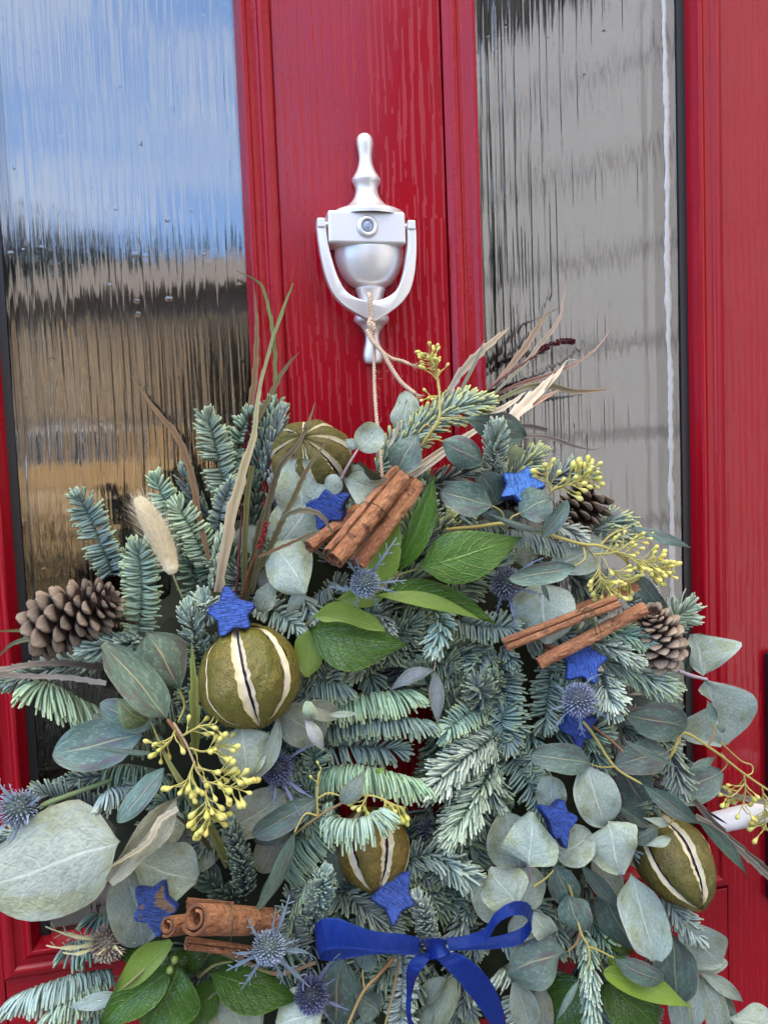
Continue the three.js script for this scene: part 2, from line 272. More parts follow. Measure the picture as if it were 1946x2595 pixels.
{ // sunlit sandstone garden wall: the golden patch low in the left pane
  const t = farThing('sandstone_wall', 'low sunlit sandstone garden wall across the drive, outside the picture', 'garden wall', V3(-1.9, 0, 7.2), -2.5), q = rng(23), ms = [[.7, .48, .24], [.6, .38, .17], [.76, .56, .32], [.5, .33, .17]].map((c) => std({ color: lin(...c), roughness: .95 }));
  for (let r = 0; r < 6; r++) for (let x = -1.6 - .2 * (r % 2); x < 1.5;) { const w = .28 + .3 * q(); part('stone', rbox(x, x + w - .015, r * .25, r * .25 + .235, -.2, .02 * q(), .015, 1), ms[Math.floor(q() * 4)], t, false); x += w; }
}
{ // added evergreen shrubs, unseen, to darken what the middle panel mirrors
  const spots = [[.95, 5.6, 'added rounded dark laurel nearest the pale garage, outside the picture'], [1.75, 6.6, 'added taller dark laurel behind the rounded one, outside the picture'], [.35, 7.2, 'added dark laurel standing furthest along the drive, outside the picture']];
  spots.forEach(([x, z, l], i) => { const t = thing('added_laurel', l, 'shrub', V3(x, 0, z), 'added laurels beside the drive'); part('trunk', new THREE.CylinderGeometry(.04, .07, 1.4, 7).translate(0, .7, 0), barkFar, t, false); part('crown', leafBall(0, 1.25 + i * .15, 0, .72, 1.3 + i * .15, .6, 4200, .06, [.018, .026, .014], 160 + i), leafyMat, t, false); });
}
{ // a tall conifer beside the garage: it keeps the middle panel of the door dark
  const t = thing('tall_conifer', 'tall dark conifer beside the pale garage, outside the picture', 'tree', V3(1.13, 0, 4.4));
  part('trunk', new THREE.CylinderGeometry(.06, .14, 5, 8).translate(0, 2.5, 0), barkFar, t, false);
  part('crown', mergeGeometries([[1, .46, .8], [1.9, .5, .8], [2.6, .4, .8], [3.3, .25, .7], [4, .12, .6]].map(([y, r, h], i) => leafBall(0, y, 0, r, h, r, 1500, .07, [.022, .034, .02], 140 + i))), leafyMat, t, false);
}
{
  const t = thing('clipped_hedge', 'waist high clipped dark hedge along the drive, outside the picture', 'hedge', V3(-1.5, 0, 2.9));
  part('foliage', leafBall(0, .55, 0, 2.2, .68, .5, 9000, .035, [.03, .042, .02], 120), leafyMat, t, false);
  for (const x of [-1.5, -.9, -.3, .3, .9, 1.5]) part('stem', new THREE.CylinderGeometry(.02, .03, .8, 6).translate(x, .4, 0), barkFar, t, false);
}
// ---------------------------------------------------------------- handle at the right edge
const satin = phy({ color: lin(.74, .735, .73), metalness: .6, roughness: .4, clearcoat: .25, clearcoatRoughness: .3 });
const satinDark = phy({ color: lin(.05, .055, .08), metalness: .8, roughness: .3 });
{
  const a = at(1944, 1960, 6), top = at(1937, 1655, 8).y, bot = at(1944, 2290, 8).y;
  const t = new THREE.Group(); t.name = 'door_handle'; t.position.set(a.x + .02, a.y, 0); t.userData = { label: 'white lever on a tall dark backplate' }; door.add(t); t.updateMatrixWorld(true);
  part('backplate', rbox(a.x, a.x + .042, bot, top, 0, .009, .004), satinDark, t);
  const h0 = at(1955, 2052, 48), h1 = at(1790, 2090, 50), h2 = at(2060, 2020, 46);
  const c = spline([h2, h0, h1.clone().lerp(h0, .5), h1]), g = tube(c, .0105, .0095, [1, 1, 1], 20, 14);
  part('lever', g, std({ color: lin(.84, .84, .86), roughness: .3 }), t);
  part('lever_neck', new THREE.CylinderGeometry(.011, .013, .044, 20).rotateX(Math.PI / 2).translate(h2.x, h2.y, .028), std({ color: lin(.84, .84, .86), roughness: .3 }), t);
}

// ---------------------------------------------------------------- plant materials
// flecks: a net of veins as distances to cell borders
function cellEdge(x, y, s) { let a = 9, b = 9; const xi = Math.floor(x), yi = Math.floor(y); for (let j = -1; j < 2; j++) for (let i = -1; i < 2; i++) { const dx = xi + i + hash(xi + i, yi + j, s) - x, dy = yi + j + hash(xi + i, yi + j, s + 1) - y, d = dx * dx + dy * dy; if (d < a) { b = a; a = d; } else if (d < b) b = d; } return Math.sqrt(b) - Math.sqrt(a); }
function leafTex(kind) {                                      // u along the leaf, v across; the four quarters of v hold two variants
  return tex(512, 512, (u, v0, o) => {
    const half = v0 < .5 ? 0 : 1, v = (v0 * 2 % 1) * 2 - 1, a = Math.abs(v), sd = 300 + half * 40 + kind * 7;
    const mid = sst(.05, .012, Math.abs(v + .03 * Math.sin(u * 7 + half))) * sst(1.02, .7, u);
    const sv = u * 8 - a * 2.6 + .5 * vn(u * 4, v * 3, sd + 3), side = sst(.09, .02, Math.abs(sv - Math.floor(sv) - .5)) * sst(.95, .5, a);
    const net = sst(.1, .0, cellEdge(u * 17, v * 9, sd + 5)), fine = fbm(u * 38, v * 26, sd + 7, 4), big = fbm(u * 4.5, v * 3, sd + 9, 4);
    const rim = sst(.95, .995, a) + sst(.985, 1, u);
    if (kind === 0) {                                         // silver: chalky bloom, paler veins, worn olive patches
      const k = .62 + .72 * fine, w = sst(.46, .72, big + .3 * (fine - .5)), cr = sst(.05, .0, cellEdge(u * 9 + 3, v * 6, sd + 15)) * .35;
      o[0] = lerp(.33, .27, w) * k; o[1] = lerp(.395, .31, w) * k; o[2] = lerp(.325, .19, w) * k;
      const m = Math.max(mid * .8, side * .3, net * .2); o[0] = lerp(o[0], .52, m); o[1] = lerp(o[1], .58, m); o[2] = lerp(o[2], .5, m);
      for (let i = 0; i < 3; i++) o[i] *= 1 - cr * .75;
      o[0] = lerp(o[0], .36, rim * .5); o[1] = lerp(o[1], .3, rim * .5); o[2] = lerp(o[2], .22, rim * .5);
    } else if (kind === 1) {                                  // seeded gum: blue-green, yellow midrib and rim, plum stains
      const k = .75 + .5 * fine, pale = sst(.5, .8, fbm(u * 16, v * 11, sd + 11, 3)), st = sst(.6, .72, fbm(u * 3.4 + half * 5, v * 2.6, sd + 13, 4) + .12 * (vn(u * 22, v * 18, sd + 14) - .5));
      o[0] = lerp(.09, .16, pale) * k; o[1] = lerp(.145, .225, pale) * k; o[2] = lerp(.112, .185, pale) * k;
      o[0] = lerp(o[0], .1, st * .8); o[1] = lerp(o[1], .085, st * .8); o[2] = lerp(o[2], .09, st * .8);
      const m = Math.max(mid * .75, side * .05); o[0] = lerp(o[0], .34, m); o[1] = lerp(o[1], .38, m); o[2] = lerp(o[2], .2, m);
      o[0] = lerp(o[0], .3, rim * .7); o[1] = lerp(o[1], .28, rim * .7); o[2] = lerp(o[2], .17, rim * .7);
    } else if (kind === 2) {                                  // salal, upper face
      const k = .7 + .6 * fbm(u * 12, v * 9, sd, 3), m = Math.max(mid, side * .5, net * .25);
      const bl = fbm(u * 3, v * 2.5, sd + 21, 3); o[0] = lerp(.026 + .03 * bl, .1, m) * k; o[1] = lerp(.072 + .06 * bl, .19, m) * k; o[2] = lerp(.006 + .006 * bl, .025, m) * k;
      o[0] = lerp(o[0], .16, rim * .6); o[1] = lerp(o[1], .25, rim * .6);
    } else {                                                  // salal, under face
      const k = .82 + .3 * fine, m = Math.max(mid * .8, side * .5, net * .25);
      o[0] = lerp(.17, .27, m) * k; o[1] = lerp(.27, .35, m) * k; o[2] = lerp(.03, .08, m) * k;
    }
  }, true, false);
}
const leafBump = (kind) => tex(512, 512, (u, v0, o) => {
  const half = v0 < .5 ? 0 : 1, v = (v0 * 2 % 1) * 2 - 1, a = Math.abs(v), sd = 300 + half * 40 + kind * 7;
  const mid = sst(.06, .01, Math.abs(v + .03 * Math.sin(u * 7 + half))), sv = u * 8 - a * 2.6 + .5 * vn(u * 4, v * 3, sd + 3), side = sst(.12, .0, Math.abs(sv - Math.floor(sv) - .5)), net = sst(.14, .0, cellEdge(u * 17, v * 9, sd + 5));
  const crz = sst(.06, .0, cellEdge(u * 8 + 3, v * 5, sd + 15)); o[0] = kind === 2 ? .75 - .35 * mid - .3 * side - .25 * net : .5 - .22 * crz + .25 * (fbm(u * 8, v * 5, sd + 17, 3) - .5) + .2 * mid + .1 * side + .2 * (fbm(u * 30, v * 20, sd + 7, 3) - .5);
}, false, false);
const bumpPale = leafBump(0), bumpGreen = leafBump(2);
const LEAF = [
  phy({ map: leafTex(0), bumpMap: bumpPale, bumpScale: .0011, roughness: .62, vertexColors: true }),
  phy({ map: leafTex(1), bumpMap: bumpPale, bumpScale: .0005, roughness: .42, vertexColors: true }),
  phy({ map: leafTex(2), bumpMap: bumpGreen, bumpScale: .0014, roughness: .24, vertexColors: true }),
  phy({ map: leafTex(3), bumpMap: bumpPale, bumpScale: .0005, roughness: .5, vertexColors: true }),
];
const stemMat = std({ vertexColors: true, roughness: .65 });
const needleMat = phy({ vertexColors: true, roughness: .5, specularIntensity: .6 });
const dryMat = phy({ vertexColors: true, roughness: .8, specularIntensity: .35 });

// ---------------------------------------------------------------- a leaf: base pixel, tip pixel, full width in pixels
const PROFILE = {
  round: (t) => Math.pow(Math.max(0, 1 - Math.pow(Math.abs(2 * t - 1), 2.3)), .5), ell: (t) => Math.pow(Math.max(0, 1 - Math.pow(Math.abs(2 * t - 1), 2.2)), .58) * (.62 + .38 * sst(0, .26, t)),
  ovate: (t) => 1.12 * Math.pow(Math.sin(Math.PI * Math.pow(clamp(t), .72)), .85) * (1 - .08 * t), obov: (t) => 1.06 * Math.pow(Math.sin(Math.PI * Math.pow(clamp(t), 1.35)), .8),
  lance: (t) => Math.pow(Math.sin(Math.PI * Math.pow(clamp(t), .8)), 1.15), acu: (t) => 1.08 * Math.pow(Math.sin(Math.PI * Math.pow(clamp(t), .66)), .8) * (1 - Math.pow(clamp(t), 7)),
};
function leafGeo(b, t, w, o = {}) {                           // o: prof, cup, arch, roll, bend, fold, wave, curl, wl / wr (side widths), tone, tint, seed
  const q = rng((b[0] * 31 + t[1] * 17 + w * 7 + (o.seed || 0)) | 0), B = P(b), T = P(t), ax = T.clone().sub(B), mid = B.clone().lerp(T, .5), m = mpp(mid), hw = w / 2 * m;
  const eye = toEye(mid), side0 = ax.clone().normalize().cross(eye).normalize(), nrm0 = side0.clone().cross(ax.clone().normalize()).normalize();
  const ra = (o.roll ?? lerp(-14, 14, q())) * Math.PI / 180, axn = ax.clone().normalize(), side = side0.clone().applyAxisAngle(axn, ra), nrm = nrm0.clone().applyAxisAngle(axn, ra);
  const prof = PROFILE[o.prof || 'round'], NU = 18, NV = 12, pos = [], uv = [], col = [], idx = [], th = .00035, half = q() < .5 ? 0 : .5, flip = q() < .5 ? 1 : -1;
  const cup = o.cup ?? lerp(-.3, .42, q()), arch = (o.arch ?? lerp(-1, 6, q())) / 1000, bend = (o.bend ?? lerp(-.05, .05, q()) * w) * m, wave = (o.wave ?? .22) * hw, fold = o.fold || 0, curl = o.curl || 0;
  const arr = (a, t) => { const x = t * (a.length - 1), i = Math.min(a.length - 2, Math.floor(x)); const f = x - i, p0 = a[Math.max(0, i - 1)], p1 = a[i], p2 = a[i + 1], p3 = a[Math.min(a.length - 1, i + 2)]; return Math.max(0, .5 * (2 * p1 + (p2 - p0) * f + (2 * p0 - 5 * p1 + 4 * p2 - p3) * f * f + (3 * p1 - p0 - 3 * p2 + p3) * f * f * f)); };
  const tone = (o.tone ?? 1) < .8 ? .66 + .28 * ((o.tone ?? 1) - .3) : o.tone ?? 1, tint = o.tint || [1, 1, 1], ph = q() * 9;  // low tones put shade into the colour of deep leaves; plum leaves are darker themselves
  for (let s = 0; s < 2; s++) for (let i = 0; i <= NU; i++) {
    const u = i / NU, us = .5 - .5 * Math.cos(Math.PI * u), wob = 1 + .09 * (vn(u * 5, ph, 7) - .5) + .03 * (vn(u * 19, ph, 8) - .5);
    for (let j = 0; j <= NV; j++) {
      const v = j / NV * 2 - 1, av = Math.abs(v), wd = v < 0 ? (o.wl ? arr(o.wl, us) * m : prof(us) * hw * wob) : (o.wr ? arr(o.wr, us) * m : prof(us) * hw * wob);
      const p = B.clone().addScaledVector(ax, us).addScaledVector(side, v * wd + bend * 4 * us * (1 - us));
      let z = arch * 4 * us * (1 - us) + cup * v * v * wd * .9 + fold * av * wd + wave * av * av * Math.sin(us * 9 + ph + (v > 0 ? 2 : 0)) * .6 + .06 * hw * (vn(us * 4 + ph, v * 2 + 5, 8) - .5) - curl * us * us * us * hw;
      if (s) z -= th * (1 - Math.pow(av, 6)) ;
      p.addScaledVector(nrm, z);
      pos.push(p.x, p.y, p.z); uv.push(clamp(us, .002, .998), half + .004 + .492 * (flip * v * .5 + .5));
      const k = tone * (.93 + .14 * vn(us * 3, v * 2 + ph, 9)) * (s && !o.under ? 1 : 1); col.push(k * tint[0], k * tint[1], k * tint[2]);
    }
  }
  const row = NV + 1, off = row * (NU + 1);
  for (let s = 0; s < 2; s++) for (let i = 0; i < NU; i++) for (let j = 0; j < NV; j++) { const a = s * off + i * row + j, b2 = a + row; s ? idx.push(a, a + 1, b2, b2, a + 1, b2 + 1) : idx.push(a, b2, a + 1, b2, b2 + 1, a + 1); }
  for (let i = 0; i < NU; i++) for (const j of [0, NV]) { const a = i * row + j, b2 = a + row; j ? idx.push(a, b2, a + off, b2, b2 + off, a + off) : idx.push(a, a + off, b2, b2, a + off, b2 + off); }
  return geom(pos, idx, col, uv);
}
const KIND = { s: 0, b: 1, g: 2, l: 3 };
const stalkCol = { s: [.42, .3, .3], b: [.42, .33, .1], g: [.14, .2, .05], l: [.14, .2, .05] };
// leaf list entry: [kind, bx, by, bz, tx, ty, tz, width, opts]
function addLeaf(L, parent) {
  const [k, bx, by, bz, tx, ty, tz, w, o = {}] = L;
  const m = part('leaf', leafGeo([bx, by, bz], [tx, ty, tz], w, { prof: k === 'g' || k === 'l' ? 'acu' : 'round', ...o, seed: L.length }), LEAF[KIND[k]], parent);
  if (o.label) m.userData.label = o.label;
  if (o.stalk) part('leaf_stalk', tube(o.stalk.map(P).concat([P([bx, by, bz]).lerp(P([tx, ty, tz]), .06)]), .00075, .0005, stalkCol[k], 10, 6), stemMat, parent);
  return m;
}
function leafThing(label, L, name = 'eucalyptus_leaf', cat = 'leaf') {
  const t = thing(name, label, cat, P([L[1], L[2], L[3]]), cat === 'leaf' ? (L[0] === 'g' || L[0] === 'l' ? 'glossy green leaves in the wreath' : 'loose eucalyptus leaves in the wreath') : undefined);
  addLeaf(L, t); return t;
}
const budGeo = (() => { const g = new THREE.LatheGeometry([[0, -1], [.16, -.98], [.2, -.6], [.34, -.2], [.58, .15], [.72, .45], [.66, .72], [.42, .88], [.2, 1], [0, 1.06]].map(([a, b]) => new THREE.Vector2(a, b)), 9); const n = g.attributes.position.count, c = []; for (let i = 0; i < n; i++) { const y = g.attributes.position.getY(i), k = sst(-1, .3, y); c.push(lerp(.36, .68, k) + (y > .9 ? -.12 : 0), lerp(.34, .61, k) - (y > .9 ? .12 : 0), lerp(.09, .17, k)); } g.setAttribute('color', new THREE.Float32BufferAttribute(c, 3)); return g; })();
const budMats = [[1, 1, 1], [.85, .92, .7], [1.05, .98, .85], [.75, .62, .5]].map((c) => std({ vertexColors: true, roughness: .42, color: lin(...c) }));
function budCluster(parent, path, n, spread, len = 20, seed = 1, tones = [0, 0, 0, 1, 2]) {   // gum buds on short stalks along a branchlet
  const q = rng(seed * 77 + 5), c = spline(path.map(P)), st = [tube(c, .0009, .0005, [[.4, .33, .1], [.5, .46, .12]], 14, 6)];
  for (let i = 0; i < n; i++) {
    const t = .12 + .88 * Math.pow(i / Math.max(1, n - 1), .8), s = c.getPointAt(clamp(t)), m = mpp(s), tg = c.getTangentAt(clamp(t)), eye = toEye(s);
    const a = q() * 6.28, sd = tg.clone().cross(eye).normalize(), r = spread * m * (.45 + .55 * q()) * (1.05 - .35 * t), d = sd.multiplyScalar(Math.cos(a)).addScaledVector(eye, .75 * Math.sin(a)).addScaledVector(tg, .55 + .5 * q()).normalize();
    const h = len * 1.18 * m * .5 * (.8 + .4 * q()), e = s.clone().addScaledVector(d, r), b = e.clone().addScaledVector(d, h);
    st.push(tube([s, s.clone().lerp(e, .55).addScaledVector(tg, r * .12), e], .00055, .0005, [[.42, .36, .1], [.5, .47, .13]], 5, 5));
    const bud = new THREE.Mesh(budGeo, budMats[tones[Math.floor(q() * tones.length)]]); bud.name = 'bud'; bud.castShadow = bud.receiveShadow = true;
    bud.position.copy(parent.worldToLocal(b.clone())); bud.quaternion.setFromUnitVectors(V3(0, 1, 0), d); bud.scale.set(h * .62, h, h * .62); parent.add(bud);
  }
  part('branchlet', merge(st), stemMat, parent);
}
function eucSprig(label, stems, leaves, buds = [], name = 'eucalyptus_sprig') {
  const o = thing(name, label, 'eucalyptus', P((stems[0] ? stems[0].p[0] : leaves[0].slice(1, 4))), 'eucalyptus sprigs in the wreath');
  for (const s of stems) part('stem', tube(s.p.map(P), (s.r || 9) * .00012, (s.r || 9) * .00008, s.c || [[.4, .3, .1], [.45, .4, .14]], 26, 8), stemMat, o);
  for (const l of leaves) addLeaf(l, o);
  for (const b of buds) budCluster(o, ...b);
  return o;
}

// ---------------------------------------------------------------- noble fir
const NEEDLE0 = { p: { a: [.25, .35, .315], b: [.46, .57, .53], t: [.52, .6, .44] }, m: { a: [.12, .185, .165], b: [.265, .35, .32], t: [.36, .44, .27] }, g: { a: [.2, .32, .24], b: [.4, .53, .42], t: [.46, .56, .32] }, d: { a: [.085, .135, .112], b: [.185, .25, .22], t: [.26, .32, .18] }, y: { a: [.2, .28, .23], b: [.36, .46, .39], t: [.6, .62, .22] } };  // d: less frosty and darker, with shade put into the needle colour
function pushNeedle(A, S, D0, D1, L, hw, up, C, k) {          // curved, flattened, round-tipped; pale lines along both faces
  const n = 4, b0 = A.pos.length / 3, side = V3(), nr = V3();
  for (let i = 0; i <= n; i++) {
    const s = i / n, p = S.clone().addScaledVector(D0, L * (s - s * s / 2)).addScaledVector(D1, L * s * s / 2), tg = D0.clone().lerp(D1, s).normalize();
    side.crossVectors(tg, up).normalize(); nr.crossVectors(side, tg);
    const w = hw * [.62, 1, 1.06, 1.04, .7][i], h = w * .45;
    for (let j = 0; j < 4; j++) {
      const a = j * Math.PI / 2, x = Math.cos(a) * w, y = Math.sin(a) * h; A.pos.push(p.x + side.x * x + nr.x * y, p.y + side.y * x + nr.y * y, p.z + side.z * x + nr.z * y);
      const c = i === n ? C.t : j % 2 ? C.b : C.a, kk = k * (i === 0 ? .7 : 1); A.col.push(c[0] * kk, c[1] * kk, c[2] * kk);
    }
    if (i < n) for (let j = 0; j < 4; j++) { const a = b0 + i * 4 + j, b = b0 + i * 4 + (j + 1) % 4; A.idx.push(a, b, a + 4, a + 4, b, b + 4); }
  }
  const e = S.clone().addScaledVector(D0, L / 2).addScaledVector(D1, L / 2)  .addScaledVector(D1, hw * .45); A.pos.push(e.x, e.y, e.z); A.col.push(C.t[0] * k, C.t[1] * k, C.t[2] * k);
  const k0 = b0 + n * 4; for (let j = 0; j < 4; j++) A.idx.push(k0 + j, k0 + (j + 1) % 4, k0 + 4);
}
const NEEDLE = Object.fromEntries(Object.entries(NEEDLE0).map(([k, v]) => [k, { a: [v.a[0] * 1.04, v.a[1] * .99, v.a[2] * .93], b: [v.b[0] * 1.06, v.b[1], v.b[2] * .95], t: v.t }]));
// style: b brush, c comb, s scaly (needles pressed forward), h hanging [dx, dy], r rosette (tip towards the eye)
function fir(where, path, w, style = 'b', tone = 'm', o = {}) {
  const q = rng((path[0][0] * 13 + path[path.length - 1][1] * 29 + w) | 0), hue = [.9 + .2 * q(), .92 + .16 * q(), .88 + .24 * q()], pts = path.map(P), c = pts.length > 2 ? spline(pts) : new THREE.LineCurve3(pts[0], pts[1]), L = c.getLength(), C0 = NEEDLE[tone], C = { a: C0.a.map((x, i) => x * hue[i]), b: C0.b.map((x, i) => x * hue[i]), t: C0.t }, m = mpp(c.getPointAt(.6));
  const t0 = thing('fir_sprig', o.full || ({ p: 'pale frosty', m: 'blue-green', g: 'bright green', d: 'shade-toned green', y: 'yellow-tipped' })[tone] + ' fir sprig ' + where, 'fir sprig', pts[0], o.group || 'fir sprigs packed into the wreath');
  const A = { pos: [], col: [], idx: [] }, al = (o.a ?? { b: 52, c: 74, s: 24, h: 80, r: 62 }[style]) * Math.PI / 180;
  const full = w / 2 * m, len = style === 's' ? clamp(full * 1.25, .008, .013) : style === 'h' ? w * m * (o.k || 1) : clamp(full / Math.sin(al * .85), .008, .021);
  const nw = (o.nw || 9) * .00027 * .5, n = Math.round((o.n || 1) * (L / .00072 * (style === 'h' ? 1.1 : style === 'b' ? 1.5 : 1.3) + 30));
  const hang = style === 'h' ? RIGHT.clone().multiplyScalar(o.dir[0]).addScaledVector(UPV, -o.dir[1]).normalize() : null;
  for (let i = 0; i < n; i++) {
    const t = i < 24 ? 1 - .02 * q() : Math.pow(q(), .9), S = c.getPointAt(t), T = c.getTangentAt(t), eye = toEye(S), N = eye.clone().addScaledVector(T, -eye.dot(T));
    if (N.length() < .35) N.copy(UPV).addScaledVector(T, -UPV.dot(T)); N.normalize();
    const W = T.clone().cross(N), tipK = sst(.8, 1, t), f = style === 'r' || i < 24 ? (q() * 2 - 1) * Math.PI : (q() * 2 - 1) * 2.3;
    let Rd = N.clone().multiplyScalar(Math.cos(f)).addScaledVector(W, Math.sin(f)), a = al * (1 - .55 * tipK) * (.85 + .3 * q()) * (style === 'b' ? lerp(.55, 1.06, Math.pow(Math.abs(Math.sin(f)), .8)) : 1), D0, D1, l = len * (.84 + .3 * q()) * (1 - .22 * tipK) * (1 - .35 * sst(.12, 0, t));
    let sg = q() < .5 ? -1 : 1;
    if (style === 'h') { D0 = N.clone().multiplyScalar(.35 + .9 * q()).addScaledVector(hang, .35 + .5 * q()).addScaledVector(T, .1 + .25 * q() + .8 * tipK).addScaledVector(W, .25 * (q() - .5)).normalize(); D1 = hang.clone().addScaledVector(T, .12 + .75 * tipK + .12 * (q() - .5)).addScaledVector(N, .15 * (q() - .5)).normalize(); }
    else if (style === 'b' && i >= 24 && q() < .7) { const ca = Math.cos(a), k = q(); D0 = T.clone().multiplyScalar(.45 + .4 * q()).addScaledVector(N, .35 + .75 * k).addScaledVector(W, sg * (.25 + .75 * (1 - k))).normalize(); D1 = T.clone().multiplyScalar(.75 + .5 * tipK).addScaledVector(W, sg * (.35 + .6 * (1 - k)) * (1 - .6 * tipK)).addScaledVector(N, -.35 + .25 * q()).normalize(); l *= .95; Rd = N; }
    else if (style === 'c' && i >= 24) { const ca = Math.cos(a), sa = Math.sin(a), k = q(); D0 = T.clone().multiplyScalar(ca).addScaledVector(N, .25 + .75 * k).addScaledVector(W, sg * (.35 + .6 * (1 - k))).normalize(); D1 = T.clone().multiplyScalar(ca * 1.15).addScaledVector(W, sg * sa).addScaledVector(N, -.25 + .3 * q()); if (o.droop) D1.addScaledVector(UPV, -o.droop); D1.normalize(); Rd = N; }
    else { D0 = T.clone().multiplyScalar(Math.cos(a * 1.15)).addScaledVector(Rd, Math.sin(a * 1.15)); const a1 = Math.max(.1, a * (style === 'b' ? .5 : .66)); D1 = T.clone().multiplyScalar(Math.cos(a1)).addScaledVector(Rd, Math.sin(a1)); if (o.droop) D1.addScaledVector(UPV, -o.droop).normalize(); }
    D0.x += .1 * (q() - .5); D0.y += .1 * (q() - .5); D0.normalize();
    if (q() < .04) { D1.x += .7 * (q() - .5); D1.y += .7 * (q() - .5); D1.normalize(); }
    pushNeedle(A, S.clone().addScaledVector(Rd, .0012), D0, D1, l * (q() < .06 ? .6 : 1), nw * (.85 + .3 * q()), style === 'h' ? N : Rd, C, .8 + .4 * q());
  }
  part('needle_coat', geom(A.pos, A.idx, A.col), needleMat, t0, true, true);
  part('twig', tube(pts, .0015, .0008, [[.09, .075, .045], [.12, .14, .07]], 14, 6), stemMat, t0);
  return t0;
}

// ---------------------------------------------------------------- dried, toothed blades
function blade(path, w, colA, colB, parent, o = {}) {          // a ribbon along pixel points, width profile, teeth, twist
  const pts = path.map(P), c = spline(pts), n = o.n || 44, pos = [], col = [], idx = [], L = c.getLength();
  const tw0 = o.tw0 || 0, tw1 = o.tw1 || 0, ph = path[0][0] * .37;
  for (let i = 0; i <= n; i++) {
    const t = i / n, p = c.getPointAt(t), tg = c.getTangentAt(t), eye = toEye(p), m = mpp(p), s = tg.clone().cross(eye).normalize().applyAxisAngle(tg, lerp(tw0, tw1, t)), nn = s.clone().cross(tg);
    const wp = (o.even ? 1 : Math.pow(Math.sin(Math.PI * clamp(lerp(.16, 1, t))), .7)) * (o.wp ? lerpArr(o.wp, t) : 1), tooth = o.teeth ? 1 + .55 * Math.pow((t * o.teeth + ph) % 1, 2) * sst(.02, .1, t) : 1, tooth2 = o.teeth ? 1 + .55 * Math.pow((t * o.teeth + ph + .5) % 1, 2) : 1;
    const h = w * .64 * m / 2 * Math.max(.08, wp);
    for (const [k, v, z] of [[0, -1, 0], [1, -.5, .1], [2, 0, -.12], [3, .5, .1], [4, 1, 0]]) {
      const x = v * h * (v < 0 ? tooth : v > 0 ? tooth2 : 1), q = p.clone().addScaledVector(s, x).addScaledVector(nn, z * h * 2);
      for (const e of [1, -1]) { pos.push(q.x + nn.x * e * .00025, q.y + nn.y * e * .00025, q.z + nn.z * e * .00025); const base = e > 0 ? colA : colB, cc = Array.isArray(base[0]) ? lerp3(base[0], base[1], t) : base, r = (.75 + .5 * fbm(t * L * 160, v * 2 + ph, 17, 3)) * (k === 2 ? .8 : 1); col.push(cc[0] * r, cc[1] * r, cc[2] * r); }
    }
    if (i < n) { const a = i * 10, b = a + 10; for (let k = 0; k < 4; k++) { const x = a + k * 2, y = b + k * 2; idx.push(x, x + 2, y, y, x + 2, y + 2, x + 1, y + 1, x + 3, y + 1, y + 3, x + 3); } for (const k of [0, 8]) { const x = a + k, y = b + k; idx.push(x, y, x + 1, y, y + 1, x + 1); } }
  }
  return part(o.name || 'blade', geom(pos, idx, col), dryMat, parent);
}
function lerpArr(a, t) { const x = clamp(t) * (a.length - 1), i = Math.min(a.length - 2, Math.floor(x)); return lerp(a[i], a[i + 1], x - i); }
function dry(label, path, w, colA, colB, o = {}) { const t = thing(o.thing || 'dried_leaf', label, o.cat || 'dried leaf', P(path[0]), o.group || 'dried toothed leaves standing out of the wreath'); blade(path, w, colA, colB, t, o); return t; }
function catkin(parent, path, r, col) {                        // a stalk end set with small beads
  const c = spline(path.map(P)), g = [], q = rng(path[0][0] | 0), L = c.getLength();
  for (let i = 0; i < Math.round(L / .00042); i++) { const t = q(), p = c.getPointAt(t), a = q() * 6.28, tg = c.getTangentAt(t), n = V3(0, 0, 1).cross(tg).normalize(), b = tg.clone().cross(n), m = mpp(p); p.addScaledVector(n, Math.cos(a) * r * m * .7).addScaledVector(b, Math.sin(a) * r * m * .7); const k = .6 + .8 * q(); g.push(colorize(new THREE.IcosahedronGeometry(r * m * .42, 0).translate(p.x, p.y, p.z), col.map((x) => x * k))); }
  g.push(colorize(tube(c, .0009, .0006, col, 10, 6).toNonIndexed(), col)); g[g.length - 1].deleteAttribute('uv');
  for (const x of g) x.deleteAttribute('uv');
  part('catkin', mergeGeometries(g), dryMat, parent, true, true);
}

// ---------------------------------------------------------------- dried limes
const rindTex = tex(512, 512, (u, v, o) => { const f = fbm(u * 40, v * 40, 401, 4), s = sst(.66, .74, vn(u * 120, v * 120, 405)), b = fbm(u * 5, v * 5, 407, 3), fl = sst(.985, .995, vn(u * 210, v * 90, 409)); const k = .65 + .6 * f; o[0] = lerp(.105, .17, b) * k; o[1] = lerp(.105, .115, b) * k; o[2] = lerp(.016, .02, b) * k; o[0] = lerp(o[0], .05, s * .5); o[1] = lerp(o[1], .04, s * .5); o[0] = lerp(o[0], .5, fl); o[1] = lerp(o[1], .42, fl); o[2] = lerp(o[2], .2, fl); });
const rindBump = tex(512, 512, (u, v, o) => { o[0] = .5 + .5 * (fbm(u * 60, v * 60, 411, 3) - .5) - .3 * sst(.62, .75, vn(u * 120, v * 120, 405)); }, false);
const rindMats = [[1, 1, 1], [1.2, 1.25, 1], [1.35, 1.1, .8], [.95, .95, 1]].map((c) => phy({ map: rindTex, bumpMap: rindBump, bumpScale: .0009, roughness: .48, color: lin(...c) }));
const pithMat = std({ vertexColors: true, roughness: .85 }), fleshMat = std({ vertexColors: true, roughness: .6 });
